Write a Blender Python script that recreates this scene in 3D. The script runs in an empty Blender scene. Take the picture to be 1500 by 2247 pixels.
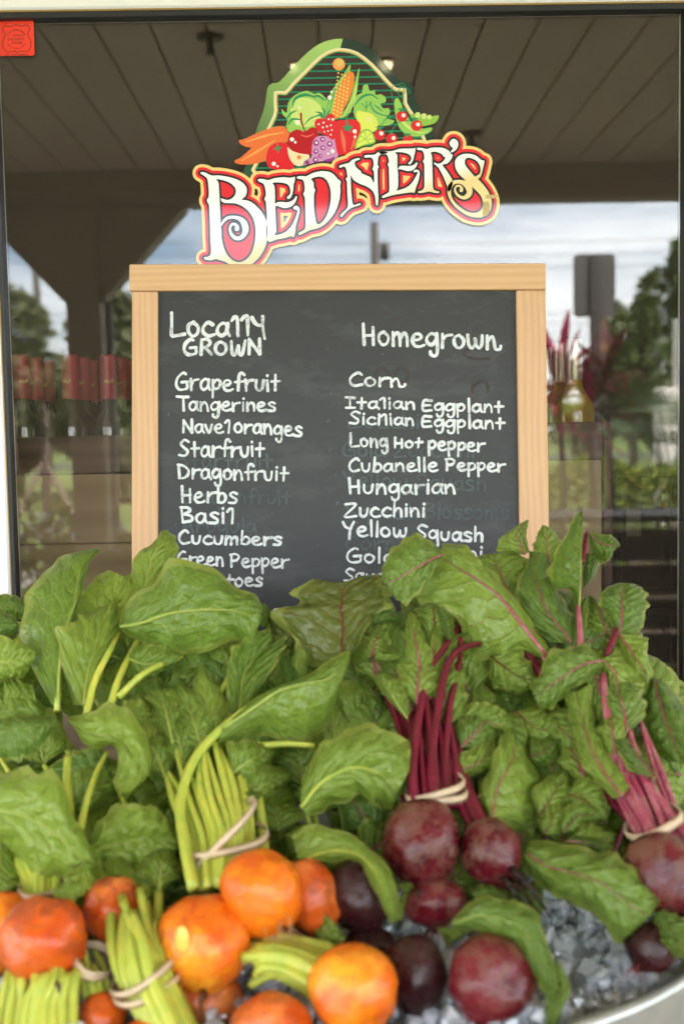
import bpy, math, random
import numpy as np
from mathutils import Vector
random.seed(7); RNG = np.random.default_rng(11)
S = bpy.context.scene
COL = S.collection
# ------------------------------------------------------------------ camera
FPX = 2400.0                       # focal length in pixels of the 1500 x 2247 photograph
EYE = Vector((0.0, 0.0, 1.5))
_yaw, _pitch, _roll = 0.0125, 0.0722, 0.019
F = Vector((math.sin(_yaw) * math.cos(_pitch), math.cos(_yaw) * math.cos(_pitch), -math.sin(_pitch)))
R0 = Vector((math.cos(_yaw), -math.sin(_yaw), 0.0))
U0 = R0.cross(F)
RT = (R0 * math.cos(_roll) - U0 * math.sin(_roll)).normalized()
UP = (U0 * math.cos(_roll) + R0 * math.sin(_roll)).normalized()
cam = bpy.data.cameras.new('camera'); camo = bpy.data.objects.new('camera', cam); COL.objects.link(camo)
from mathutils import Matrix
_m = Matrix.Identity(4)
for _i in range(3):
    _m[_i][0] = RT[_i]; _m[_i][1] = UP[_i]; _m[_i][2] = -F[_i]; _m[_i][3] = EYE[_i]
camo.matrix_world = _m
cam.sensor_fit = 'VERTICAL'; cam.sensor_height = 36.0; cam.lens = 36.0 * FPX / 2247.0
cam.clip_start = 0.05; cam.clip_end = 1500
cam.dof.use_dof = True; cam.dof.focus_distance = 1.66; cam.dof.aperture_fstop = 3.6
S.camera = camo
# ------------------------------------------------------------------ world, sun, exposure
SUN_EL, SUN_AZ = math.radians(60), math.radians(146)      # the sun stands behind the shop; azimuth counted from -Y
W = bpy.data.worlds.new('World'); S.world = W; W.use_nodes = True
nt = W.node_tree; nt.nodes.clear()
def wn(t, **k):
    n = nt.nodes.new(t)
    for a, b in k.items(): setattr(n, a, b)
    return n
sky = wn('ShaderNodeTexSky', sky_type='NISHITA', sun_disc=False, sun_elevation=SUN_EL, sun_rotation=math.pi + SUN_AZ, air_density=1.0, dust_density=2.2, ozone_density=1.0)
tc = wn('ShaderNodeTexCoord'); mp = wn('ShaderNodeMapping'); mp.inputs['Scale'].default_value = (1.0, 1.0, 5.5)
nz = wn('ShaderNodeTexNoise'); nz.inputs['Scale'].default_value = 2.3; nz.inputs['Detail'].default_value = 7; nz.inputs['Roughness'].default_value = 0.6; nz.inputs['Distortion'].default_value = 0.4
cr = wn('ShaderNodeValToRGB'); cr.color_ramp.elements[0].position = 0.36; cr.color_ramp.elements[1].position = 0.62
cr.color_ramp.elements[1].color = (0.92, 0.92, 0.92, 1)
mxw = wn('ShaderNodeMix', data_type='RGBA'); mxw.inputs[7].default_value = (9.2, 9.35, 9.6, 1)
bg = wn('ShaderNodeBackground'); bg.inputs[1].default_value = 0.13; wo = wn('ShaderNodeOutputWorld')
L = nt.links.new
L(tc.outputs['Generated'], mp.inputs[0]); L(mp.outputs[0], nz.inputs['Vector']); L(nz.outputs[0], cr.inputs[0])
L(cr.outputs[0], mxw.inputs[0]); L(sky.outputs[0], mxw.inputs[6]); L(mxw.outputs[2], bg.inputs[0]); L(bg.outputs[0], wo.inputs[0])
sl = bpy.data.lights.new('sun', 'SUN'); sl.energy = 5.0; sl.angle = math.radians(0.5); sl.color = (1.0, 0.965, 0.91)
so = bpy.data.objects.new('sun', sl); COL.objects.link(so)
sd = Vector((math.sin(SUN_AZ) * math.cos(SUN_EL), -math.cos(SUN_AZ) * math.cos(SUN_EL), math.sin(SUN_EL)))
so.rotation_euler = sd.to_track_quat('Z', 'Y').to_euler(); so.location = (0, -4, 9)
S.view_settings.view_transform = 'Standard'; S.view_settings.look = 'None'; S.view_settings.gamma = 1.0
S.view_settings.use_curve_mapping = False; S.view_settings.exposure = 3.28
S.render.engine = 'CYCLES'
S.cycles.use_denoising = True; S.cycles.max_bounces = 9; S.cycles.transparent_max_bounces = 14; S.cycles.diffuse_bounces = 4
S.cycles.caustics_reflective = False; S.cycles.caustics_refractive = False; S.cycles.sample_clamp_indirect = 6.0
# ------------------------------------------------------------------ picture <-> place
def ray(px, py): return F + RT * ((px - 750.0) / FPX) - UP * ((py - 1123.5) / FPX)
def P(px, py, d): return EYE + ray(px, py) * d
def on_y(px, py, y):
    r = ray(px, py); return EYE + r * ((y - EYE.y) / r.y)
def on_z(px, py, z):
    r = ray(px, py); return EYE + r * ((z - EYE.z) / r.z)
GL = 1.80                                               # the window's outer glass face
def mir(px, py, d):                                     # a thing seen in the glass, d metres away along the mirrored sight line
    p = on_y(px, py, d); return Vector((p.x, 2 * GL - p.y, p.z))
# ------------------------------------------------------------------ objects
def tag(o, label=None, cat=None, group=None, kind=None):
    if label: o['label'] = label
    if cat: o['category'] = cat
    if group: o['group'] = group
    if kind: o['kind'] = kind
    return o
def empty(name, loc=(0, 0, 0), label=None, cat=None, group=None, rz=0):
    o = bpy.data.objects.new(name, None); COL.objects.link(o); o.location = loc; o.rotation_euler = (0, 0, rz); o.empty_display_size = 0.05
    return tag(o, label, cat, group)
def link(name, me, parent=None):
    o = bpy.data.objects.new(name, me); COL.objects.link(o)
    if parent is not None:
        o.parent = parent
        if not me.get('local'):                         # world-space mesh under a moved empty
            q = parent; M = Matrix.Identity(4)
            while q is not None: M = q.matrix_basis @ M; q = q.parent
            o.matrix_parent_inverse = Matrix.Identity(4); o.matrix_basis = M.inverted()
            if parent.parent is not None: pass
    return o
def mesh(name, vs, fs, mat, parent=None, smooth=False, uv=None, local=False, midx=None):
    me = bpy.data.meshes.new(name); me.from_pydata([tuple(v) for v in vs], [], fs)
    for m in (mat if isinstance(mat, (list, tuple)) else [mat]): me.materials.append(m)
    if smooth: me.polygons.foreach_set('use_smooth', [True] * len(me.polygons))
    if midx is not None: me.polygons.foreach_set('material_index', midx)
    if uv is not None:
        l = me.uv_layers.new(name='UVMap'); vi = np.zeros(len(me.loops), dtype=np.int32); me.loops.foreach_get('vertex_index', vi)
        l.data.foreach_set('uv', np.asarray(uv, dtype=np.float32)[vi].ravel())
    if local: me['local'] = True
    me.update()
    return link(name, me, parent)
class MB:
    def __init__(s): s.v = []; s.f = []
    def add(s, vs, fs):
        b = len(s.v); s.v += [Vector(v) for v in vs]; s.f += [tuple(i + b for i in f) for f in fs]; return s
    def box(s, lo, hi):
        (a, b, c), (d, e, g) = lo, hi
        return s.add([(a,b,c),(d,b,c),(d,e,c),(a,e,c),(a,b,g),(d,b,g),(d,e,g),(a,e,g)], [(3,2,1,0),(4,5,6,7),(0,1,5,4),(1,2,6,5),(2,3,7,6),(3,0,4,7)])
    def bbox(s, lo, hi, b=0.002):                        # chamfered box
        lo = Vector(lo); hi = Vector(hi); c = (lo + hi) / 2; h = (hi - lo) / 2; b = min(b, *(x * 0.45 for x in h))
        vs = []; idx = {}
        for sx in (-1, 1):
            for sy in (-1, 1):
                for sz in (-1, 1):
                    for k in range(3):
                        d = [h.x, h.y, h.z]
                        for j in range(3):
                            if j != k: d[j] -= b
                        idx[(sx, sy, sz, k)] = len(vs); vs.append((c.x + sx * d[0], c.y + sy * d[1], c.z + sz * d[2]))
        fs = []
        for k in range(3):
            for sg in (-1, 1):
                q = []
                for (p, r) in ((-1, -1), (1, -1), (1, 1), (-1, 1)):
                    t = [0, 0, 0]; t[k] = sg; o = [j for j in range(3) if j != k]; t[o[0]] = p; t[o[1]] = r; q.append(idx[(t[0], t[1], t[2], k)])
                fs.append(q)
        for k in range(3):
            o = [j for j in range(3) if j != k]
            for p in (-1, 1):
                for r in (-1, 1):
                    a = [0, 0, 0]; a[o[0]] = p; a[o[1]] = r; a[k] = -1; e = list(a); e[k] = 1
                    fs.append([idx[(*a, o[0])], idx[(*e, o[0])], idx[(*e, o[1])], idx[(*a, o[1])]])
        for sx in (-1, 1):
            for sy in (-1, 1):
                for sz in (-1, 1): fs.append([idx[(sx, sy, sz, k)] for k in range(3)])
        # orient outwards
        cv = Vector(c); out = []
        for f in fs:
            a, b2, d2 = Vector(vs[f[0]]), Vector(vs[f[1]]), Vector(vs[f[2]])
            m = sum((Vector(vs[i]) for i in f), Vector()) / len(f)
            out.append(tuple(f) if (b2 - a).cross(d2 - a).dot(m - cv) > 0 else tuple(reversed(f)))
        return s.add(vs, out)
    def tube(s, pts, rad, n=8, ribs=0.0, rp=0.0):
        pts = [Vector(p) for p in pts]; m = len(pts)
        if not hasattr(rad, '__len__'): rad = [rad] * m
        vs = []; fs = []; prev = None
        for i, p in enumerate(pts):
            t = (pts[min(i + 1, m - 1)] - pts[max(i - 1, 0)])
            t = t.normalized() if t.length > 1e-9 else Vector((0, 0, 1))
            if prev is None: a = t.orthogonal().normalized()
            else:
                a = prev - t * prev.dot(t); a = a.normalized() if a.length > 1e-6 else t.orthogonal().normalized()
            prev = a; b = t.cross(a)
            for k in range(n):
                q = 2 * math.pi * k / n; vs.append(p + (a * math.cos(q) + b * math.sin(q)) * (rad[i] * (1 + ribs * (math.cos(5*q + rp) + .6 * math.cos(2*q - rp))) if ribs else rad[i]))
        for i in range(m - 1):
            for k in range(n):
                k2 = (k + 1) % n; fs.append((i*n+k, i*n+k2, (i+1)*n+k2, (i+1)*n+k))
        fs.append(tuple(reversed(range(n)))); fs.append(tuple((m-1)*n + k for k in range(n)))
        return s.add(vs, fs)
    def lathe(s, prof, c=(0, 0, 0), n=24):
        c = Vector(c); vs = []; fs = []
        for (r, z) in prof:
            for k in range(n):
                a = 2 * math.pi * k / n; vs.append(c + Vector((r * math.cos(a), r * math.sin(a), z)))
        for i in range(len(prof) - 1):
            for k in range(n):
                k2 = (k + 1) % n; fs.append((i*n+k, i*n+k2, (i+1)*n+k2, (i+1)*n+k))
        return s.add(vs, fs)
    def build(s, name, mat, parent=None, smooth=False, local=False): return mesh(name, s.v, s.f, mat, parent, smooth, None, local)
def crom(pts, n):
    """Catmull-Rom resampling of a list of tuples to n samples, uniform in parameter."""
    A = np.array(pts, dtype=float); m = len(A)
    if m == 2: t = np.linspace(0, 1, n)[:, None]; return A[0] * (1 - t) + A[1] * t
    t = np.linspace(0, m - 1 - 1e-9, n); i = t.astype(int); f = (t - i)[:, None]
    E = np.vstack([2 * A[0] - A[1], A, 2 * A[-1] - A[-2]])
    p0, p1, p2, p3 = E[i], E[i + 1], E[i + 2], E[i + 3]
    return 0.5 * ((2 * p1) + (-p0 + p2) * f + (2*p0 - 5*p1 + 4*p2 - p3) * f**2 + (-p0 + 3*p1 - 3*p2 + p3) * f**3)
# ------------------------------------------------------------------ materials
class Mt:
    def __init__(s, name):
        s.m = bpy.data.materials.new(name); s.m.use_nodes = True; s.t = s.m.node_tree; s.t.nodes.clear()
        s.out = s.t.nodes.new('ShaderNodeOutputMaterial')
    def n(s, t, ins=None, **k):
        x = s.t.nodes.new(t)
        for a, b in k.items(): setattr(x, a, b)
        if ins:
            for a, b in ins.items():
                if hasattr(b, 'is_output') or isinstance(b, bpy.types.NodeSocket): s.t.links.new(b, x.inputs[a])
                else: x.inputs[a].default_value = b
        return x
    def math(s, op, a, b=None, c=None, clamp=False):
        x = s.t.nodes.new('ShaderNodeMath'); x.operation = op; x.use_clamp = clamp
        for i, v in enumerate((a, b, c)):
            if v is None: continue
            if isinstance(v, bpy.types.NodeSocket): s.t.links.new(v, x.inputs[i])
            else: x.inputs[i].default_value = v
        return x.outputs[0]
    def mix(s, f, a, b, blend='MIX'):
        x = s.t.nodes.new('ShaderNodeMix'); x.data_type = 'RGBA'; x.blend_type = blend
        for i, v in ((0, f), (6, a), (7, b)):
            if isinstance(v, bpy.types.NodeSocket): s.t.links.new(v, x.inputs[i])
            else: x.inputs[i].default_value = v if i == 0 else (*v[:3], 1)
        return x.outputs[2]
    def noise(s, scale, detail=3, rough=0.55, vec=None, dist=0.0, dim='3D'):
        x = s.n('ShaderNodeTexNoise', {'Scale': scale, 'Detail': detail, 'Roughness': rough, 'Distortion': dist})
        if vec is not None: s.t.links.new(vec, x.inputs['Vector'])
        return x.outputs[0]
    def ramp(s, f, stops):
        x = s.t.nodes.new('ShaderNodeValToRGB'); e = x.color_ramp.elements
        while len(e) < len(stops): e.new(0.5)
        for i, (p, c) in enumerate(stops):
            e[i].position = p; e[i].color = (*c[:3], 1) if hasattr(c, '__len__') else (c, c, c, 1)
        s.t.links.new(f, x.inputs[0]); return x.outputs[0]
    def bsdf(s, col, rough=0.5, spec=0.5, bump=None, bstr=0.3, bdist=0.002, **kw):
        x = s.t.nodes.new('ShaderNodeBsdfPrincipled')
        def put(k, v):
            if isinstance(v, bpy.types.NodeSocket): s.t.links.new(v, x.inputs[k])
            else: x.inputs[k].default_value = v
        put('Base Color', col if isinstance(col, bpy.types.NodeSocket) else (*col, 1)); put('Roughness', rough); put('Specular IOR Level', spec)
        for k, v in kw.items(): put(k.replace('_', ' '), v)
        if bump is not None:
            b = s.n('ShaderNodeBump', {'Strength': bstr, 'Distance': bdist, 'Height': bump}); s.t.links.new(b.outputs[0], x.inputs['Normal']); s.bn = b.outputs[0]
        return x.outputs[0]
    def done(s, sh): s.t.links.new(sh, s.out.inputs[0]); return s.m
    def obj(s): return s.n('ShaderNodeTexCoord').outputs['Object']
    def gen(s): return s.n('ShaderNodeTexCoord').outputs['Generated']
    def scaled(s, vec, sc, rot=(0, 0, 0)): return s.n('ShaderNodeMapping', {'Vector': vec, 'Scale': sc, 'Rotation': rot}).outputs[0]
    def rnd(s): return s.n('ShaderNodeObjectInfo').outputs['Random']
def plain(name, col, rough=0.5, spec=0.5, var=0.06, scale=30, bstr=0.0, **kw):
    m = Mt(name); f = m.noise(scale, 4, 0.6, m.obj())
    c = m.mix(f, tuple(x * (1 - var) for x in col), tuple(min(1, x * (1 + var)) for x in col))
    return m.done(m.bsdf(c, rough, spec, bump=f if bstr else None, bstr=bstr, **kw))
def wood(name, dark, light, axis='x', scale=1.0, rough=0.5, fine=260, knots=0.0, bstr=0.12):
    m = Mt(name); o = m.obj(); r = m.rnd()
    st = {'x': (1.2, 18, 18), 'y': (18, 1.2, 18), 'z': (18, 18, 1.2)}[axis]
    off = m.n('ShaderNodeCombineXYZ', {0: m.math('MULTIPLY', r, 7.3), 1: m.math('MULTIPLY', r, 3.1), 2: m.math('MULTIPLY', r, 5.7)}).outputs[0]
    v = m.n('ShaderNodeVectorMath', {0: m.scaled(o, tuple(q * scale for q in st)), 1: off}, operation='ADD').outputs[0]
    a = m.noise(1.6, 6, 0.62, v, 0.6)
    w = m.n('ShaderNodeTexWave', {'Vector': v, 'Scale': 0.55, 'Distortion': 5.0, 'Detail': 3, 'Detail Scale': 0.8}, wave_type='BANDS', bands_direction={'x': 'Z', 'y': 'X', 'z': 'X'}[axis]).outputs['Fac']
    b = m.noise(fine / 20, 3, 0.6, m.scaled(o, tuple(q * scale for q in st)), 0)
    f = m.math('ADD', m.math('MULTIPLY', a, 0.5), m.math('ADD', m.math('MULTIPLY', w, 0.28), m.math('MULTIPLY', b, 0.22)))
    c = m.mix(m.ramp(f, [(0.25, 0.0), (0.75, 1.0)]), dark, light)
    c = m.mix(m.math('MULTIPLY', m.noise(3, 2, 0.5, o), 0.25), c, dark)
    return m.done(m.bsdf(c, rough, 0.4, bump=f, bstr=bstr, bdist=0.001))
# ------------------------------------------------------------------ flat print: signed distance fields cut to outlines
def dense(poly, n=6):
    A = np.array(poly, float); m = len(A); out = []
    for i in range(m):
        p0, p1, p2, p3 = A[i - 1], A[i], A[(i + 1) % m], A[(i + 2) % m]
        for k in range(n):
            f = k / n; out.append(0.5 * ((2*p1) + (-p0+p2)*f + (2*p0-5*p1+4*p2-p3)*f*f + (-p0+3*p1-3*p2+p3)*f**3))
    return np.array(out)
class Field:
    def __init__(s, x0, y0, x1, y1, step):
        s.x0, s.y0, s.st = x0, y0, step; s.nx = int((x1 - x0) / step) + 2; s.ny = int((y1 - y0) / step) + 2
        s.X, s.Y = np.meshgrid(x0 + step * np.arange(s.nx), y0 + step * np.arange(s.ny)); s.d = np.full(s.X.shape, 1e3)
    def _seg(s, A, B, ra=0.0, rb=0.0):
        d = np.full(s.X.shape, 1e6)
        for k in range(len(A)):
            ax, ay = A[k]; bx, by = B[k]; ux, uy = bx - ax, by - ay; q = ux*ux + uy*uy + 1e-12
            t = np.clip(((s.X - ax) * ux + (s.Y - ay) * uy) / q, 0, 1)
            e = np.hypot(s.X - ax - t*ux, s.Y - ay - t*uy)
            if not np.isscalar(ra): e = e - (ra[k] * (1 - t) + rb[k] * t)
            d = np.minimum(d, e)
        return d
    def polyd(s, poly, smooth=4):
        A = dense(poly, smooth) if smooth else np.array(poly, float); B = np.roll(A, -1, axis=0); d = s._seg(A, B); ins = np.zeros(s.X.shape, bool)
        for k in range(len(A)):
            (ax, ay), (bx, by) = A[k], B[k]
            if ay == by: continue
            c = ((ay > s.Y) != (by > s.Y)) & (s.X < (bx - ax) * (s.Y - ay) / (by - ay) + ax); ins ^= c
        return np.where(ins, -d, d)
    def stroked(s, pts, n=None):                        # pts: (x, y, r)
        A = crom(pts, n or max(6, len(pts) * 4)); return s._seg(A[:-1, :2], A[1:, :2], A[:-1, 2], A[1:, 2])
    def poly(s, p, smooth=4): s.d = np.minimum(s.d, s.polyd(p, smooth)); return s
    def stroke(s, pts, n=None): s.d = np.minimum(s.d, s.stroked(pts, n)); return s
    def circ(s, x, y, r, ry=None):
        ry = ry or r; s.d = np.minimum(s.d, (np.hypot((s.X - x) / r, (s.Y - y) / ry) - 1) * min(r, ry)); return s
    def iso(s, level=0.0, d=None):
        """outline cut at the level: interior runs merged to long quads"""
        d = (s.d if d is None else d) - level; vs, fs = [], []
        I = d < 0; full = I[:-1, :-1] & I[1:, :-1] & I[:-1, 1:] & I[1:, 1:]; some = (I[:-1, :-1] | I[1:, :-1] | I[:-1, 1:] | I[1:, 1:]) & ~full
        for j in range(full.shape[0]):
            r = full[j].astype(np.int8); e = np.diff(np.concatenate(([0], r, [0]))); a = np.where(e == 1)[0]; b = np.where(e == -1)[0]
            for p, q in zip(a, b):
                k = len(vs); vs += [(p, j), (q, j), (q, j + 1), (p, j + 1)]; fs.append((k, k+1, k+2, k+3))
        for j, i in zip(*np.where(some)):
            c = [(i, j, d[j, i]), (i+1, j, d[j, i+1]), (i+1, j+1, d[j+1, i+1]), (i, j+1, d[j+1, i])]; poly = []
            for k in range(4):
                x0, y0, a = c[k]; x1, y1, b = c[(k + 1) % 4]
                if a < 0: poly.append((x0, y0))
                if (a < 0) != (b < 0):
                    t = a / (a - b); poly.append((x0 + (x1 - x0) * t, y0 + (y1 - y0) * t))
            if len(poly) > 2:
                k = len(vs); vs += poly; fs.append(tuple(range(k, k + len(poly))))
        return [(s.x0 + s.st * x, s.y0 + s.st * y) for x, y in vs], fs
def print_mesh(name, vf, place, mat, parent):
    v, f = vf
    if not f: return None
    return mesh(name, [place(x, y) for x, y in v], [tuple(reversed(q)) for q in f], mat, parent)
# ================================================================== the place: porch, street, shop front
def concrete(name, a, b, sc=3.0):
    m = Mt(name); o = m.obj(); f = m.noise(sc, 6, 0.65, o); g = m.noise(sc * 60, 3, 0.6, o)
    return m.done(m.bsdf(m.mix(m.math('ADD', m.math('MULTIPLY', f, .7), m.math('MULTIPLY', g, .3)), a, b), 0.85, 0.3, bump=g, bstr=0.25))
M_conc = concrete('concrete', (.31, .29, .275), (.45, .42, .395))
M_asph = concrete('asphalt', (.045, .045, .047), (.075, .074, .072), 6)
def grass_mat():
    m = Mt('lawn_grass'); o = m.obj(); f = m.noise(0.35, 6, 0.65, o); g = m.noise(30, 4, 0.7, o)
    c = m.mix(f, (.05, .095, .02), (.13, .17, .045)); c = m.mix(m.math('MULTIPLY', g, .6), c, (.16, .17, .06))
    return m.done(m.bsdf(c, 0.9, 0.2, bump=g, bstr=0.6, bdist=0.03))
M_grass = grass_mat()
def plane(name, x0, y0, x1, y1, z, mat, n=1):
    o = mesh(name, [(x0,y0,z),(x1,y0,z),(x1,y1,z),(x0,y1,z)], [(0,1,2,3)], mat); return tag(o, kind='structure')
plane('ground', -600, -700, 600, 400, -0.10, M_grass)
tag(MB().box((-40, -7.4, -0.3), (40, -4.2, -0.093)).build('driveway', M_asph), kind='structure')
tag(MB().box((-14, -2.6, -0.4), (14, GL + 6, 0.0)).build('porch_floor', M_conc), kind='structure')
tag(MB().box((-600, -62, -0.3), (600, -54, -0.094)).build('road', M_asph), kind='structure')
tag(MB().box((-60, -9.6, -0.3), (60, -8.2, -0.092)).build('path', M_conc), kind='structure')
# ---- porch roof: painted planks over the shop front, beam, posts with solid braces
PYE = -1.9; CZ = 2.81
M_plank = plain('ceiling_paint', (.86, .70, .55), 0.6, 0.3, 0.10, 4)
M_trimd = plain('beam_paint', (.46, .40, .32), 0.55, 0.3, 0.10, 5)
M_groove = plain('groove_shadow_board', (.58, .46, .36), .8)
ceil = mesh('porch_ceiling', [(-9, PYE - .3, CZ+.03), (9, PYE - .3, CZ+.03), (9, GL, CZ+.03), (-9, GL, CZ+.03)], [(0,3,2,1)], M_groove); tag(ceil, kind='structure')
PW = 0.1788; _b = MB().bbox((0, PYE, 0), (PW - .009, GL - .02, .022), .003); pm = None
x0p = on_z(70, 378, CZ).x
for i in range(-46, 52):
    if pm is None:
        o = _b.build('plank', M_plank, local=True); pm = o.data
    else: o = bpy.data.objects.new('plank', pm); COL.objects.link(o)
    o.parent = ceil; o.location = (i * PW + mir(147, 378, 5.5).x % PW, 0, CZ + random.uniform(-.0012, .0012))
tag(MB().box((-9.3, PYE - .9, CZ + .16), (9.3, GL + .2, CZ + .26)).build('porch_roof', M_asph), kind='structure')
# beam and brackets traced at their own distance (5.5 m along the mirrored line of sight, 3.7 m out from the window)
def mp5(x, y, dd=0.0): p = mir(x, y, 5.5); return (p.x, p.z)
beam = MB().box((-9, PYE - .17, mp5(1200, 432)[1]), (9, PYE, CZ + .16)).build('porch_beam', M_trimd); tag(beam, kind='structure')
bz = mp5(1200, 432)[1]
def post(xc, label):
    e = empty('porch_post', (xc, PYE - .085, 0), label, 'porch post', 'posts carrying the porch beam')
    MB().bbox((xc - .083, PYE - .168, 0), (xc + .083, PYE - .002, bz - .002), .006).build('shaft', M_trimd, e)
    MB().bbox((xc - .11, PYE - .195, 0), (xc + .11, PYE + .022, .16), .01).build('base_trim', M_trimd, e)
    zl = 1.5 + (950 - 648) / FPX * 5.5
    for sx in (-1, 1):
        v = [(xc + sx * .084, zl), (xc + sx * (.084 + (bz - zl) * .93), bz - .002), (xc + sx * .084, bz - .002)]
        a = [(x, PYE - .15, z) for x, z in v]; b = [(x, PYE - .02, z) for x, z in v]
        f = [(0,1,2),(5,4,3),(0,3,4,1),(1,4,5,2),(2,5,3,0)]
        MB().add(a + b, f).build('brace', M_trimd, e)
        MB().add([(x + sx*.012, y, z) for x, y, z in ((v[0][0], PYE - .16, v[0][1]-.014), (v[1][0], PYE-.16, v[1][1]-.014), (v[1][0], PYE-.01, v[1][1]-.014), (v[0][0], PYE-.01, v[0][1]-.014))] +
                 [(v[0][0], PYE - .16, v[0][1]), (v[1][0], PYE-.16, v[1][1]), (v[1][0], PYE-.01, v[1][1]), (v[0][0], PYE-.01, v[0][1])],
                 [(0,1,2,3),(7,6,5,4),(0,4,5,1),(1,5,6,2),(2,6,7,3),(3,7,4,0)]).build('brace_trim', M_trimd, e)
    return e
pxc = (mp5(146, 700)[0] + mp5(218, 700)[0]) / 2
post(pxc, 'painted porch post with solid triangular braces, mirrored at the left of the window')
post(pxc + 4.3, 'painted porch post with solid triangular braces, farther right along the porch')
post(pxc - 4.3, 'painted porch post with solid triangular braces, farther left along the porch')
M_galv = Mt('galvanised_steel'); _o = M_galv.obj(); _v = M_galv.n('ShaderNodeTexVoronoi', {'Vector': _o, 'Scale': 55}).outputs['Color']
_g = M_galv.mix(M_galv.noise(8, 4, .6, _o), (.40, .43, .44), (.60, .63, .63)); _g = M_galv.mix(M_galv.math('MULTIPLY', M_galv.n('ShaderNodeSeparateColor', {0: _v}).outputs[0], .30), _g, (.30, .33, .34))
M_galv = M_galv.done(M_galv.bsdf(_g, .5, .5, Metallic=.85, bump=M_galv.noise(25, 3, .5, _o), bstr=.08))
M_pipe = plain('grey_pipe_paint', (.42, .42, .41), .45)
e = MB().tube([(pxc + .118, PYE - .06, 0), (pxc + .118, PYE - .06, 1.5 + 295/FPX*5.5)], .021, 12).build('downpipe', M_pipe, smooth=True)
tag(e, 'grey downpipe fixed to the side of the braced porch post', 'pipe')
# lamps and discs under the ceiling
M_brass = plain('aged_brass', (.5, .38, .16), .35, Metallic=.9); M_opal = plain('opal_glass', (.82, .76, .55), .25, Emission_Color=(1.0, .84, .50, 1), Emission_Strength=1.9)
def zc(px, py): d = (CZ - 1.5) * FPX / (950 - py); p = on_z(px, py, CZ); return (p.x, 2 * GL - p.y)
for (px, py, rr_, lb) in ((846, 131, .024, 'small lit round lamp right of the decal arch, under the porch ceiling'), (645, 134, .012, 'small lit round lamp left of the decal arch, under the porch ceiling')):
    x, y = zc(px, py); e = empty('ceiling_lamp', (x, y, CZ), lb, 'ceiling lamp', 'lit lamps under the porch roof')
    MB().lathe([(0, 0), (rr_ + .006, 0), (rr_ + .008, -.006), (rr_ + .002, -.012)], (x, y, CZ), 24).build('lamp_rim', M_brass, e, True)
    MB().lathe([(rr_, -.006), (rr_ * .95, -.02), (rr_ * .7, -.032), (rr_ * .35, -.038), (0, -.04)], (x, y, CZ), 24).build('lamp_glass', M_opal, e, True)
M_rust = plain('dark_bronze', (.09, .07, .05), .45, Metallic=.6)
for (px, py, lb) in ((460, 78, 'dark fire sprinkler head on a round plate under the porch planks'), (1035, 290, 'dark sprinkler plate under the planks near the porch beam')):
    x, y = zc(px, py); e = empty('fire_sprinkler', (x, y, CZ), lb, 'sprinkler', 'sprinklers under the porch ceiling')
    MB().lathe([(0, 0), (.046, -.002), (.044, -.008), (.012, -.012), (0, -.012)], (x, y, CZ), 24).build('cover_plate', M_rust, e, True)
    MB().lathe([(.010, -.01), (.012, -.05), (.016, -.055), (.016, -.06), (0, -.06)], (x, y, CZ), 16).build('sprinkler_head', M_rust, e, True)
# ------------------------------------------------------------------ plants of the street side
def leafmat(name, a, b, c2=None, rough=.55, tr=.25):
    m = Mt(name); r = m.rnd(); o = m.obj(); f = m.noise(2.2, 3, .6, o); g = m.noise(14, 2, .5, o)
    c = m.mix(m.ramp(f, [(.3, 0.0), (.7, 1.0)]), a, b)
    if c2: c = m.mix(m.ramp(g, [(.52, 0.0), (.66, 1.0)]), c, c2)
    p = m.bsdf(c, rough, .35); t = m.n('ShaderNodeBsdfTranslucent', {'Color': c}).outputs[0]
    return m.done(m.n('ShaderNodeMixShader', {0: tr, 1: p, 2: t}).outputs[0])
M_tree = leafmat('tree_foliage', (.05, .085, .022), (.12, .155, .045))
M_tree2 = leafmat('olive_foliage', (.075, .09, .04), (.15, .16, .07))
M_bush = leafmat('hedge_foliage', (.06, .12, .02), (.16, .22, .03), (.42, .40, .04))
M_bark = concrete('bark', (.10, .075, .055), (.20, .16, .12), 14)
def clump(c, r, n, size, seed, squash=(1, 1, 1)):
    """leaf-sized faces spread through several lobes"""
    g = np.random.default_rng(seed); k = 9; lob = g.normal(0, .5, (k, 3)) * np.array(r) * .95; lr = g.uniform(.32, .62, k)
    which = g.integers(0, k, n); d = g.normal(0, 1, (n, 3)); d /= np.linalg.norm(d, axis=1)[:, None]
    p = lob[which] + d * (lr[which] * g.uniform(.55, 1.05, n) ** .5)[:, None] * np.array(r)
    p += np.array(c); a = g.normal(0, 1, (n, 3)); a /= np.linalg.norm(a, axis=1)[:, None]; b = np.cross(a, g.normal(0, 1, (n, 3))); b /= np.linalg.norm(b, axis=1)[:, None]
    s = size * g.uniform(.6, 1.4, n)[:, None]; q = np.stack([p - a*s, p - b*s*.45, p + a*s, p + b*s*.45], 1).reshape(-1, 3)
    return q.tolist(), [(4*i, 4*i+1, 4*i+2, 4*i+3) for i in range(n)]
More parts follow.
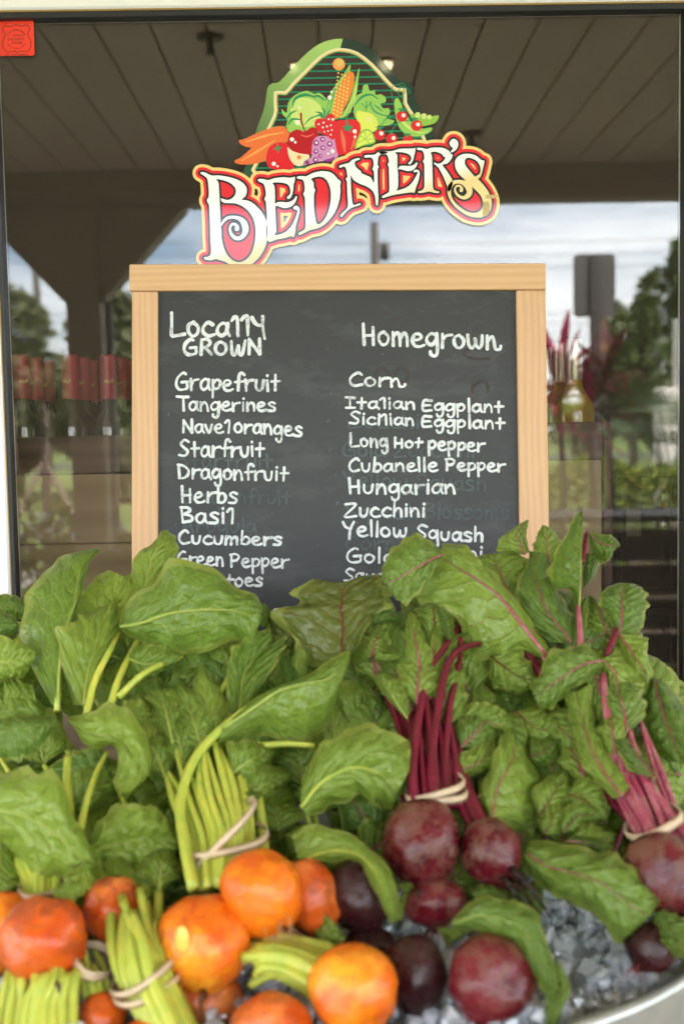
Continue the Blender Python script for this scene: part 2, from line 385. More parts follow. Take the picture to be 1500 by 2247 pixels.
def tree(name, px, ptop, dist, wpx, label, cat, seed, mat, grp='trees beyond the lawn', n=5200, size=.13, zb=None, ls=.42):
    c = mir(px, 950, dist); ht = 1.5 + (950 - ptop) / FPX * dist; w = wpx / FPX * dist / 2; z0 = zb if zb is not None else ht * .22
    e = empty(name, (c.x, c.y, -.1), label, cat, grp); m = MB(); g = random.Random(seed)
    m.tube([(c.x, c.y, -.1), (c.x + .05*ht*.2, c.y, z0 + .2), (c.x - .03*ht, c.y, ht * .6), (c.x, c.y, ht * .88)], [ht*.028, ht*.022, ht*.013, ht*.004], 8)
    m.build('trunk', M_bark, e, True)
    for k in range(6):
        a = k * 1.05 + g.uniform(0, .6); L0 = w * g.uniform(.5, .85); zz = z0 + (ht - z0) * g.uniform(.1, .5)
        MB().tube([(c.x, c.y, zz), (c.x + L0*.5*math.cos(a), c.y + L0*.5*math.sin(a), zz + L0*.35), (c.x + L0*math.cos(a), c.y + L0*math.sin(a), zz + L0*.55)], [ht*.011, ht*.007, ht*.003], 6).build('limb', M_bark, e, True)
    q, f = clump((c.x, c.y, (z0 + ht) / 2), (w, w * .8, (ht - z0) / 2), n, size, seed)
    mesh('crown', q, f, mat, e); return e
tree('bushy_tree', 40, 700, 30, 420, 'wide olive bushy tree at the far left of the lawn', 'tree', 3, M_tree2, size=.2, n=8500, zb=.2)
tree('bushy_tree', 270, 690, 27, 250, 'dark olive tree directly behind the braced porch post', 'tree', 4, M_tree2, size=.18, n=7500, zb=.2)
tree('bushy_tree', 520, 730, 34, 330, 'low dark tree behind the chalkboard side of the lawn', 'tree', 5, M_tree, size=.16)
tree('bushy_tree', 800, 745, 36, 360, 'low dense tree in the middle of the far lawn', 'tree', 6, M_tree, size=.16)
tree('bushy_tree', 1100, 700, 32, 300, 'dense green tree left of the street sign', 'tree', 7, M_tree, size=.15)
tree('bushy_tree', 1385, 668, 19, 190, 'leafy green tree right behind the street sign', 'tree', 8, M_tree, size=.10)
tree('bushy_tree', 1520, 610, 22, 240, 'tall dark green tree at the right end of the lawn', 'tree', 9, M_tree, size=.11)
tree('bushy_tree', 1790, 640, 24, 320, 'broad dark tree beyond the right end of the window', 'tree', 10, M_tree, size=.13)
tree('bushy_tree', -330, 650, 28, 380, 'broad olive tree beyond the left end of the window', 'tree', 12, M_tree2, size=.15)
tree('slender_tree', 20, 640, 21, 130, 'thin bare-topped tree left of the leaning pole', 'tree', 13, M_tree2, n=700, size=.09, zb=2.6)
e = tree('staked_tree', 95, 800, 13, 130, 'young staked tree with three wooden props', 'tree', 14, M_tree2, grp='young trees on the lawn', n=1800, size=.07, zb=1.9)
c = mir(95, 950, 13)
for a in (0.3, 2.4, 4.5):
    MB().tube([(c.x + .75*math.cos(a), c.y + .75*math.sin(a), -.1), (c.x, c.y, 1.25)], .035, 6).build('prop', M_bark, e)
# distant belt of woods
q, f = [], []
for i in range(26):
    a, b = clump((-170 + 14 * i, -118 + 9 * math.sin(i * 2.1), 3.2), (11, 6, 4.2 + 1.3 * math.sin(i * 1.7)), 1100, .55, 100 + i); k = len(q); q += a; f += [tuple(v + k for v in t) for t in b]
tag(mesh('distant_woods', q, f, M_tree), kind='stuff', label='dark belt of woods beyond the road', cat='woods')
# hedge with yellow-green tops, red cordyline, white-flowering shrub
def hedge(px0, px1, ptop, dist, label, seed, mat):
    a = mir(px0, 950, dist); b = mir(px1, 950, dist); zt = 1.5 - (ptop - 950) / FPX * dist; L0 = (b - a).length; c = (a + b) / 2
    e = empty('clipped_hedge', (c.x, c.y, -.1), label, 'hedge', 'hedges along the porch bed'); g = np.random.default_rng(seed); n = int(9000 * L0 / 2)
    p = np.stack([g.uniform(-L0/2, L0/2, n), g.uniform(-.35, .35, n), zt * (1 - g.uniform(0, 1, n) ** 2 * .9)], 1); p[:, 2] += .05 * np.sin(p[:, 0] * 7) + g.normal(0, .02, n); p += np.array((c.x, c.y, 0))
    u = g.normal(0, 1, (n, 3)); u /= np.linalg.norm(u, axis=1)[:, None]; v = np.cross(u, g.normal(0, 1, (n, 3))); v /= np.linalg.norm(v, axis=1)[:, None]; s = .028 * g.uniform(.6, 1.4, n)[:, None]
    mesh('foliage', np.stack([p-u*s, p-v*s*.5, p+u*s, p+v*s*.5], 1).reshape(-1, 3).tolist(), [(4*i, 4*i+1, 4*i+2, 4*i+3) for i in range(n)], mat, e)
    MB().box((c.x - L0/2 + .05, c.y - .2, -.1), (c.x + L0/2 - .05, c.y + .2, zt * .6)).build('stems', M_bark, e)
hedge(1180, 1800, 1035, 8.3, 'yellow-tipped clipped hedge mirrored right of the chalkboard', 21, M_bush)
hedge(-500, -40, 1060, 9.0, 'green clipped hedge at the left end of the planting bed', 22, M_bush)
M_cord = leafmat('cordyline_leaf', (.16, .014, .03), (.50, .02, .11), (.75, .04, .20), .4, .4)
M_cord2 = leafmat('cordyline_dark_leaf', (.05, .02, .018), (.12, .03, .03), (.22, .10, .03), .4, .2)
def spiky(px, ptop, dist, label, n, Lf, seed, mats, w=.035):
    c = mir(px, 950, dist); zt = 1.5 + (950 - ptop) / FPX * dist; e = empty('red_cordyline', (c.x, c.y, -.1), label, 'plant', 'cordylines in the planting bed'); g = random.Random(seed)
    MB().tube([(c.x, c.y, -.1), (c.x + .03, c.y, zt * .5), (c.x, c.y, zt - Lf * .8)], [.03, .022, .015], 8).build('stem', M_bark, e, True)
    for k in range(n):
        a = k * 2.4 + g.uniform(-.3, .3); el = g.uniform(-.1, 1.35); L0 = Lf * g.uniform(.7, 1.1); z0 = zt - Lf * (.8 + .7 * g.random() * (1 - el / 1.5)); pts = []
        for i in range(7):
            t = i / 6; dr = .35 * t * t * L0 * math.cos(el); pts.append(Vector((c.x + math.cos(a) * math.cos(el) * L0 * t, c.y + math.sin(a) * math.cos(el) * L0 * t, z0 + math.sin(el) * L0 * t - dr)))
        vs = []; side = Vector((-math.sin(a), math.cos(a), 0)); upv = Vector((0, 0, 1))
        for i, p in enumerate(pts):
            ww = w * math.sin(math.pi * (.12 + .88 * i / 6)) ** .7; vs += [p - side * ww + upv * ww * .35, p, p + side * ww + upv * ww * .35]
        fs = []
        for i in range(6):
            b = 3 * i; fs += [(b, b+1, b+4, b+3), (b+1, b+2, b+5, b+4)]
        mesh('leaf', vs, fs, mats[0 if g.random() < .55 else 1], e, True)
spiky(1225, 700, 6.9, 'pink and red cordyline close beside the chalkboard in the glass', 30, .50, 31, (M_cord, M_cord))
spiky(1330, 715, 7.2, 'dark bronze cordyline under the street sign', 30, .42, 32, (M_cord2, M_cord2))
spiky(1290, 780, 6.6, 'short red and bronze cordyline in front of the taller ones', 22, .36, 33, (M_cord2, M_cord))
M_petal = plain('white_petal', (.80, .80, .76), .6)
def flowers(px, ptop, dist, w, label, seed):
    c = mir(px, 950, dist); zt = 1.5 - (ptop - 950) / FPX * dist; e = empty('white_flower_shrub', (c.x, c.y, -.1), label, 'shrub', 'flowering shrubs in the bed')
    q, f = clump((c.x, c.y, zt * .55), (w, w * .8, zt * .5), 2600, .03, seed); mesh('foliage', q, f, M_bush, e)
    q, f = clump((c.x, c.y, zt * .85), (w * .8, w * .6, zt * .16), 60, .035, seed + 1); mesh('blossoms', q, f, M_petal, e)
    MB().tube([(c.x, c.y, -.1), (c.x, c.y, zt * .6)], .02, 6).build('stem', M_bark, e)
flowers(85, 1090, 6.6, .30, 'white-flowering shrub mirrored low in the left of the window', 41)
flowers(250, 1120, 7.0, .20, 'small white-flowering shrub beside the braced post', 42)
# utility poles and wires, the back of a street sign, stucco wall with a palm
M_pole = concrete('weathered_pole', (.05, .046, .044), (.10, .09, .08), 9)
def upole(px, ptop, dist, label, r=.16, lean=0, arm=True):
    c = mir(px, 950, dist); zt = 1.5 + (950 - ptop) / FPX * dist; e = empty('utility_pole', (c.x, c.y, -.1), label, 'utility pole', 'poles of the power line')
    MB().tube([(c.x, c.y, -.1), (c.x + lean, c.y, zt)], [r, r * .75], 12).build('shaft', M_pole, e, True)
    if arm:
        MB().bbox((c.x + lean - 1.0, c.y - .22, zt - .9), (c.x + lean + 1.0, c.y - .1, zt - .77), .01).build('crossarm', M_pole, e)
        MB().lathe([(0, 0), (.22, 0), (.22, .8), (.17, .86), (0, .88)], (c.x + lean + .42, c.y + .1, zt - 2.6), 16).build('transformer', M_pipe, e, True)
    return c, zt
p1 = upole(828, 498, 62, 'tall wooden utility pole with transformer beyond the road', .30, 0, False)
MB().lathe([(0, 0), (.26, 0), (.26, .9), (.2, .98), (0, 1.0)], (p1[0].x + .55, p1[0].y + .1, p1[1] - 2.1), 16).build('transformer', M_pole, [o for o in S.objects if o.name == 'utility_pole'][0], True)
p2 = upole(106, 560, 40, 'plain grey leaning pole at the left of the lawn', .16, -.25, False)
M_wire = plain('black_wire', (.02, .02, .02), .6)
for (pa, pb, lb) in ((488, 486, 'top sagging power line over the road'), (516, 514, 'second sagging power line over the road'), (538, 545, 'third sagging power line over the road'), (652, 640, 'upper low telephone line right of the sign'), (672, 664, 'lower low telephone line right of the sign')):
    a = mir(-900, pa, 62); b = mir(2400, pb, 62); pts = [a.lerp(b, t / 16) - Vector((0, 0, 1.2 * (1 - (t / 8 - 1) ** 2))) for t in range(17)]
    tag(MB().tube(pts, .022, 5).build('power_line', M_wire), lb, 'cable', 'overhead lines along the road')
M_signb = plain('sign_back_metal', (.13, .125, .12), .45, Metallic=.4); M_signp = plain('sign_post_steel', (.05, .045, .045), .6)
e = empty('street_sign', (*mir(1302, 950, 7.8).xy, -.1), 'back of a small rounded street sign on a dark steel post', 'street sign')
a = mir(1257, 558, 7.8); b = mir(1349, 695, 7.8); xs = sorted((a.x, b.x)); zs = sorted((a.z, b.z)); r = .035; pts = []
for (cx, cz, a0) in ((xs[1]-r, zs[0]+r, -90), (xs[1]-r, zs[1]-r, 0), (xs[0]+r, zs[1]-r, 90), (xs[0]+r, zs[0]+r, 180)):
    for k in range(6): q = math.radians(a0 + 18 * k); pts.append((cx + r * math.cos(q), cz + r * math.sin(q)))
n = len(pts); MB().add([(x, a.y, z) for x, z in pts] + [(x, a.y + .004, z) for x, z in pts], [tuple(range(n)), tuple(reversed(range(n, 2*n)))] + [(i, n+i, n+(i+1)%n, (i+1)%n) for i in range(n)]).build('sign_plate', M_signb, e)
xc = (xs[0] + xs[1]) / 2; MB().bbox((xc - .035, a.y + .005, -.1), (xc + .035, a.y + .035, zs[1] - .005), .004).build('post', M_signp, e)
for z in (zs[0] + .06, zs[1] - .06): MB().lathe([(0, 0), (.01, 0), (.01, .008), (0, .01)], (xc, a.y + .04, z), 8).build('bolt', M_galv, e)
M_stucco = concrete('pale_stucco', (.62, .58, .52), (.74, .70, .63), 5)
c = mir(1475, 950, 12); e = empty('stucco_wall', (c.x, c.y, -.1), 'stepped pale stucco garden wall behind the palm', 'garden wall')
xl = mir(1440, 950, 12).x; xu = mir(1484, 950, 12).x
MB().bbox((xl, c.y - .15, -.1), (xl + 2.2, c.y + .15, 1.5 + 85/FPX*12), .02).build('low_wall', M_stucco, e)
MB().bbox((xu, c.y - .17, 1.5 + 86/FPX*12), (xu + 1.6, c.y + .17, 1.5 + 235/FPX*12), .02).build('high_wall', M_stucco, e)
M_palm = leafmat('palm_leaf', (.025, .05, .02), (.06, .10, .03))
c = mir(1478, 950, 10.2); e = empty('fan_palm', (c.x, c.y, -.1), 'small dark fan palm in front of the stucco wall', 'palm')
MB().tube([(c.x, c.y, -.1), (c.x, c.y, .9)], [.09, .07], 10).build('trunk', M_bark, e, True)
g = random.Random(5)
for k in range(13):
    a = k * 2.4; el = g.uniform(.1, 1.2); L0 = g.uniform(.7, .95); tip = Vector((c.x + math.cos(a)*math.cos(el)*L0, c.y + math.sin(a)*math.cos(el)*L0, .9 + math.sin(el)*L0)); b = Vector((c.x, c.y, .9)); m = MB()
    dirv = (tip - b).normalized(); sd2 = dirv.cross(Vector((0, 0, 1))).normalized(); up2 = sd2.cross(dirv)
    m.tube([b, tip], [.012, .006], 5)
    for j in range(13):
        q = (j - 6) * .22; ld = (dirv * math.cos(q) + sd2 * math.sin(q)).normalized(); w2 = ld.cross(up2) * .016; m.add([tip, tip + ld*.2 + w2, tip + ld*.42 - Vector((0,0,.06)), tip + ld*.2 - w2], [(0,1,2,3)])
    m.build('frond', M_palm, e)
# dark wooden bench-height display stand standing at the right under the porch, mirrored low in the glass
M_stand = wood('dark_display_wood', (.035, .024, .018), (.075, .052, .038), 'x', 1, .5); a = mir(1175, 1150, 5.0); b = mir(1900, 1150, 5.0); zt = 1.5 - 195 / FPX * 5.0
e = empty('display_stand', ((a.x + b.x) / 2, a.y, 0), 'dark slatted wooden display stand across the porch from the window', 'display stand')
MB().bbox((a.x, a.y - .45, zt - .03), (b.x, a.y + .02, zt), .004).build('top', M_stand, e)
for k in range(6): MB().bbox((a.x + .03, a.y - .018, .08 + k * (zt - .13) / 6), (b.x - .03, a.y, .08 + (k + .88) * (zt - .13) / 6), .004).build('board', M_stand, e)
for x_ in (a.x + .01, b.x - .07):
    for y_ in (a.y - .44, a.y - .08): MB().bbox((x_, y_, 0), (x_ + .06, y_ + .06, zt - .031), .004).build('leg', M_stand, e)
# ------------------------------------------------------------------ the shop front
M_alu = plain('white_frame_paint', (.88, .88, .90), .35, var=.02); M_gask = plain('black_gasket', (.012, .013, .016), .45)
M_wall = concrete('shop_wall_stucco', (.60, .56, .48), (.68, .63, .55), 4)
tl = on_y(2, 30, GL); xL = on_y(15, 700, GL).x; xR = on_y(1497, 600, GL).x; zT = (on_y(0, 40, GL).z + on_y(1500, 20, GL).z) / 2; zB = 0.42
FW = .075
wallm = MB()
wallm.box((-9, GL - .02, 0), (xL - FW, GL + .16, CZ + .2)).box((xR + FW, GL - .02, 0), (9, GL + .16, CZ + .2)).box((xL - FW, GL - .02, zT + FW), (xR + FW, GL + .16, CZ + .2)).box((xL - FW, GL - .02, 0), (xR + FW, GL + .16, zB - FW))
tag(wallm.build('shop_wall', M_wall), kind='structure')
win = empty('shop_window', ((xL + xR)/2, GL, zB), 'large fixed shop window in a white frame with black gasket', 'window')
PR = .016
fr = MB().bbox((xL - FW, GL - PR, zB - FW), (xL - .0075, GL + .05, zT + FW), .003).bbox((xR + .0075, GL - PR, zB - FW), (xR + FW, GL + .05, zT + FW), .003)
fr.bbox((xL - .0073, GL - PR, zT + .008), (xR + .0073, GL + .05, zT + FW), .003).bbox((xL - .0073, GL - PR, zB - FW), (xR + .0073, GL + .05, zB - .0075), .003)
fr.build('window_frame', M_alu, win)
M_gold = plain('bronze_edge', (.42, .27, .08), .35, Metallic=.3)
MB().box((xL - .0075, GL - PR + .004, zT + .0055), (xR + .0075, GL - .01, zT + .0078)).box((xL - .0075, GL - PR + .004, zB), (xL - .0058, GL - .01, zT + .005)).build('frame_edge', M_gold, win)
MB().bbox((xL - .0055, GL - .012, zB), (xL + .0015, GL + .012, zT), .001).bbox((xR - .0015, GL - .012, zB), (xR + .0055, GL + .012, zT), .001).bbox((xL + .002, GL - .012, zT - .0045), (xR - .002, GL + .012, zT + .0052), .001).build('gasket', M_gask, win)
mg = Mt('window_glass'); lw = mg.n('ShaderNodeLayerWeight', {'Blend': .5}).outputs['Facing']
fc = mg.math('ADD', .052, mg.math('MULTIPLY', mg.math('POWER', lw, 5.0), .8), clamp=True)
wv = mg.noise(1.7, 1, .5, mg.obj()); bp = mg.n('ShaderNodeBump', {'Strength': .02, 'Distance': .002, 'Height': wv}).outputs[0]
_o = mg.obj(); dust = mg.ramp(mg.noise(420, 2, .5, _o), [(.735, 0.0), (.76, 1.0)]); scr = mg.ramp(mg.noise(60, 2, .5, mg.scaled(_o, (9, 1, .35), (0, .25, 0))), [(.76, 0.0), (.79, 1.0)])
haze_dust = mg.math('ADD', .010, mg.math('MULTIPLY', mg.math('MAXIMUM', dust, mg.math('MULTIPLY', scr, .35)), .12))  # warm haze painted in to lighten the mirrored ceiling, plus dust and scratches
gs = mg.n('ShaderNodeBsdfGlossy', {'Color': (1, 1, 1, 1), 'Roughness': 0.0, 'Normal': bp}).outputs[0]; ts = mg.n('ShaderNodeBsdfTransparent', {'Color': (.955, .94, .91, 1)}).outputs[0]
g1 = mg.n('ShaderNodeMixShader', {0: fc, 1: ts, 2: gs}).outputs[0]; df = mg.n('ShaderNodeBsdfDiffuse', {'Color': (.80, .68, .52, 1)}).outputs[0]
M_glass = mg.done(mg.n('ShaderNodeMixShader', {0: haze_dust, 1: g1, 2: df}).outputs[0])
MB().box((xL - .0005, GL, zB + .001), (xR + .0005, GL + .006, zT - .001)).build('glass_pane', M_glass, win)
# the dark room behind the glass
M_room = plain('dark_shop_interior', (.035, .028, .022), .8); M_rfl = plain('shop_floor_tiles', (.12, .09, .07), .5)
rm = MB().add([(-4, GL + 5, 0), (4, GL + 5, 0), (4, GL + 5, 3), (-4, GL + 5, 3)], [(0,1,2,3)]).add([(-4, GL + .17, 0), (-4, GL + 5, 0), (-4, GL + 5, 3), (-4, GL + .17, 3)], [(0,1,2,3)]).add([(4, GL + .17, 0), (4, GL + 5, 0), (4, GL + 5, 3), (4, GL + .17, 3)], [(3,2,1,0)]).add([(-4, GL + .17, 3), (4, GL + .17, 3), (4, GL + 5, 3), (-4, GL + 5, 3)], [(0,1,2,3)])
tag(rm.build('shop_interior_walls', M_room), kind='structure')
tag(mesh('shop_interior_floor', [(-4, GL + .17, .006), (4, GL + .17, .006), (4, GL + 5, .006), (-4, GL + 5, .006)], [(0,1,2,3)], M_rfl), kind='structure')
# ---- display crates and bottles inside
M_dkw = wood('dark_stained_wood', (.05, .022, .016), (.13, .06, .045), 'x', 1, .5)
M_dkz = wood('dark_stained_upright', (.05, .022, .016), (.13, .06, .045), 'z', 1, .5)
M_ply = wood('plywood', (.23, .15, .085), (.38, .27, .16), 'x', .5, .6, bstr=.05)
M_pan = wood('tan_board', (.30, .23, .14), (.42, .33, .21), 'z', .5, .7, bstr=.05)
YA = GL + .16
def q(px, py, y=YA): p = on_y(px, py, y); return p.x, p.z
e = empty('display_crate', (q(150, 1100)[0], YA, 0), 'plywood-fronted display crate inside the window, left of the chalkboard', 'display crate')
xa, xb = q(18, 1100)[0], q(520, 1100)[0]; z0, z1, z2, z3 = q(150, 1420)[1], q(150, 1194)[1], q(150, 1040)[1], q(150, 957)[1]
MB().bbox((xa, YA, z2 + .001), (xb, YA + .018, z3), .002).build('top_rail', M_dkw, e)
MB().bbox((xa, YA + .002, z1 + .001), (xb, YA + .016, z2 - .002), .001).build('panel', M_ply, e)
MB().bbox((xa, YA + .001, .05), (xb, YA + .016, z1 - .001), .001).build('panel', M_ply, e)
MB().bbox((xa, YA + .02, .05), (xa + .018, YA + .40, z3 - .01), .002).bbox((xb - .018, YA + .02, .05), (xb, YA + .40, z3 - .01), .002).build('side_board', M_dkz, e)
MB().bbox((xa + .02, YA + .02, z3 - .20), (xb - .02, YA + .39, z3 - .185), .002).build('shelf', M_dkw, e)
zs1 = z3 - .185
e = empty('display_crate', (q(1270, 1100)[0], YA, 0), 'dark framed display crate with tan panel inside the window, right of the chalkboard', 'display crate')
xa2, xb2, xp = q(1080, 1000)[0], q(1342, 1000)[0], q(1321, 1000)[0]; zt2, zr2 = q(1270, 926)[1], q(1270, 1009)[1]
MB().bbox((xa2, YA, zr2), (xp, YA + .018, zt2), .002).build('top_rail', M_dkw, e)
MB().bbox((xp + .001, YA - .003, .05), (xb2, YA + .03, zt2 + .001), .002).build('corner_post', M_dkz, e)
MB().bbox((xa2, YA + .004, .05), (xp - .001, YA + .016, zr2 - .001), .001).build('panel', M_pan, e)
MB().bbox((xb2 - .018, YA + .032, .05), (xb2, YA + .40, zt2 - .01), .002).build('side_board', M_dkz, e)
MB().bbox((xa2 + .02, YA + .02, zt2 - .16), (xb2 - .02, YA + .39, zt2 - .145), .002).build('shelf', M_dkw, e)
zs2 = zt2 - .145
def bottle(kind, ztop, zb):
    r = .0375; h = ztop - zb; m = Mt('bottle_glass_' + kind) if False else None
    prof = [(0, 0), (r*.9, 0), (r, .006), (r, h - .135), (r*.93, h - .118), (r*.62, h - .100), (r*.43, h - .088), (.0148, h - .07), (.0142, h - .012)]
    cap = [(.0152, h - .085 if kind == 'red' else h - .075), (.0156, h - .083 if kind == 'red' else h - .073), (.0152, h - .012), (.0152, h - .004), (.0140, h), (0, h)]
    return prof, cap
M_dkgl = Mt('dark_green_glass'); M_dkgl = M_dkgl.done(M_dkgl.bsdf((.012, .022, .012), .06, .8))
M_whgl = Mt('pale_wine_glass'); M_whgl = M_whgl.done(M_whgl.bsdf((.50, .42, .03), .06, .8, Transmission_Weight=.35))
M_capr = plain('red_foil_capsule', (.40, .022, .04), .4, Metallic=.1); M_caps = plain('silver_foil_capsule', (.62, .58, .52), .3, Metallic=.6)
M_gp = plain('gold_print', (.7, .55, .15), .4)
proto = {}
def put_bottle(kind, px, py, y, zb, label, grp):
    p = on_y(px, py, y); ztop = p.z
    if kind not in proto:
        prof, cap = bottle(kind, ztop, zb); a = MB().lathe(prof, n=28).build('glass_body', M_dkgl if kind == 'red' else M_whgl, smooth=True, local=True); b = MB().lathe(cap, n=24).build('capsule', M_capr if kind == 'red' else M_caps, smooth=True, local=True)
        m = MB(); h = ztop - zb
        for k in range(5): m.add([(-.006 + .003*k, -.0160, h-.050 + .003*math.sin(k*2)), (-.004 + .003*k, -.0160, h-.052), (-.003+.003*k, -.0160, h-.045 + .002*math.cos(k*3))], [(0,1,2)])
        c3 = m.build('gold_print', M_gp, local=True); proto[kind] = (a.data, b.data, c3.data)
        for o in (a, b, c3): bpy.data.objects.remove(o)
    e = empty('wine_bottle', (p.x, y, zb if kind == 'red' else ztop - .305), label, 'wine bottle', grp, random.uniform(-.5, .5))
    e.location.z = ztop - proto_h[kind]
    for nm, me in zip(('glass_body', 'capsule', 'gold_print'), proto[kind]):
        if nm == 'gold_print' and kind != 'red': continue
        o = bpy.data.objects.new(nm, me); COL.objects.link(o)
        if nm == 'gold_print':
            cp = [c for c in e.children if c.name.startswith('capsule')]; o.parent = cp[0] if cp else e
        else: o.parent = e
proto_h = {'red': on_y(137, 781, YA + .06).z - zs1, 'white': on_y(1258, 745, YA + .06).z - zs2}
cols = ((44, 75, 103), (153, 181, 199), (237, 264, 283)); tops = (781, 787, 794)
nm3 = ('at the far left', 'in the middle', 'next to the chalkboard'); nr = ('front', 'second row', 'back row')
for ci in range(3):
    for ri in range(3):
        put_bottle('red', cols[ci][ri], tops[ri], YA + .065 + .085 * ri, zs1, f'red-capped dark wine bottle {nm3[ci]}, {nr[ri]} of the left crate', 'red-capped bottles in the left crate')
for (px, py, yy, lb) in ((1258, 745, .065, 'largest silver-capped white wine bottle in the right crate'), (1228, 753, .15, 'silver-capped white wine bottle behind the largest one'), (1207, 763, .235, 'silver-capped white wine bottle at the back beside the chalkboard')):
    put_bottle('white', px, py, YA + yy, zs2, lb, 'silver-capped bottles in the right crate')
# dark slatted crates stacked in the room, far right
M_blk = plain('black_plastic', (.018, .014, .012), .28); M_lab = plain('crate_label', (.30, .27, .22), .6)
for k, (zz, lb) in enumerate(((.02, 'lowest'), (.30, 'second'), (.58, 'third'), (.86, 'fourth'), (1.14, 'topmost'))):
    xa3 = on_y(1352, 1200, GL + .5).x; e = empty('storage_crate', (xa3 + .26, GL + .68, zz), f'dark slatted storage crate inside, {lb} of the stack at the right', 'storage crate', 'dark crates stacked inside at the right')
    for j in range(5): MB().bbox((xa3 + .012 + j*.105, GL + .50, zz + .02), (xa3 + .10 + j*.105, GL + .515, zz + .235), .003).build('slat', M_blk, e)
    MB().bbox((xa3, GL + .49, zz + .235), (xa3 + .54, GL + .512, zz + .258), .004).bbox((xa3, GL + .49, zz), (xa3 + .54, GL + .512, zz + .019), .004).build('rim', M_blk, e)
    MB().bbox((xa3, GL + .52, zz), (xa3 + .012, GL + .86, zz + .25), .003).bbox((xa3 + .528, GL + .52, zz), (xa3 + .54, GL + .86, zz + .25), .003).build('side_board', M_blk, e)
    if k in (3, 4): MB().box((xa3 + .02, GL + .497, zz + .13), (xa3 + .05, GL + .4985, zz + .20)).build('label', M_lab, e)
# ================================================================== the chalkboard
TL = P(284, 580, 1.705); TR = P(1196, 577.5, 1.705); TR = on_y(1196, 577.5, TL.y + .002)
BX = (TR - TL).normalized(); BW = (TR - TL).length
lean = math.radians(6.5)
BY = Vector((0, -math.sin(lean), -math.cos(lean))); BY = (BY - BX * BX.dot(BY)).normalized(); BN = BX.cross(BY).normalized()   # BN away from camera?
if BN.y > 0: BN = -BN
BH = (TL.z - .745) / abs(BY.z)
def bl(u, v, w=0.0): return TL + BX * u + BY * v + BN * w                   # board coordinates in metres
def bpx(px, py, w=0.0):
    r = ray(px, py); o = TL + BN * w; t = (o - EYE).dot(BN) / r.dot(BN); p = EYE + r * t; return p
def buv(px, py, w=0.0): d = bpx(px, py, w) - TL; return d.dot(BX), d.dot(BY)
board = empty('chalkboard', bl(BW/2, BH), 'black chalkboard sign in a pine frame with white handwritten produce lists', 'chalkboard')
M_pineh = wood('pine_horizontal', (.56, .335, .165), (.66, .42, .225), 'x', 3.0, .5, bstr=.08); M_pinev = wood('pine_vertical', (.55, .325, .17), (.65, .415, .235), 'z', 3.0, .5, bstr=.08)
def bbox_b(u0, u1, v0, v1, w0, w1, b=.0015):
    m = MB().bbox((u0, v0, w0), (u1, v1, w1), b); m.v = [bl(*v) for v in m.v]
    if BX.cross(BY).dot(BN) < 0: m.f = [tuple(reversed(f)) for f in m.f]
    return m
ru = buv(346, 900)[0]; rr = buv(1136, 900)[0]; vt = buv(700, 637.5)[1]; ul = buv(289.5, 700)[0]
bbox_b(0, BW, 0, vt - .0004, -.019, .001).build('top_rail', M_pineh, board)
bbox_b(ul, ru, vt + .0002, BH - .043, -.019, -.0005).build('stile', M_pinev, board)
bbox_b(rr, BW - .0005, vt + .0002, BH - .043, -.019, -.0003).build('stile', M_pinev, board)
bbox_b(0, BW, BH - .042, BH, -.019, .001).build('bottom_rail', M_pineh, board)
ms = Mt('slate_paint'); _o = ms.obj(); fa = ms.noise(4, 5, .6, _o); fb = ms.noise(260, 2, .6, _o); fs_ = ms.ramp(ms.noise(170, 2, .5, _o), [(.74, 0.0), (.79, 1.0)]); sm = ms.ramp(ms.noise(7, 5, .7, ms.scaled(_o, (1, 1, 2.5))), [(.50, 0.0), (.75, 1.0)])
c = ms.mix(fa, (.018, .019, .019), (.029, .030, .029)); c = ms.mix(ms.math('MULTIPLY', sm, .35), c, (.11, .115, .112)); c = ms.mix(ms.math('MULTIPLY', fs_, .3), c, (.3, .3, .28))
M_slate = ms.done(ms.bsdf(c, .48, .45, bump=ms.math('ADD', fb, ms.math('MULTIPLY', ms.noise(60, 2, .5, _o), .5)), bstr=.35, bdist=.0006))
WS = -.0085
bbox_b(ul + .01, BW - .01, .03, BH - .02, WS - .006, WS, .0004).build('writing_panel', M_slate, board)
def chalkmat(name, a, b, lo, hi):
    m = Mt(name); o = m.obj(); f = m.noise(210, 4, .65, m.scaled(o, (1, 1, 1))); g = m.noise(38, 3, .6, o)
    k = m.ramp(m.math('ADD', m.math('MULTIPLY', f, .55), m.math('MULTIPLY', g, .45)), [(lo, 0.0), (hi, 1.0)])
    return m.done(m.bsdf(m.mix(k, a, b), .75, .25, bump=f, bstr=.3, bdist=.0005))
M_chalk = chalkmat('chalk_marker', (.17, .18, .185), (.66, .69, .70), .30, .50); M_ghost = chalkmat('wiped_chalk', (.036, .042, .043), (.085, .105, .11), .30, .60); M_ghostr = chalkmat('wiped_red_chalk', (.040, .040, .038), (.058, .040, .040), .35, .65)
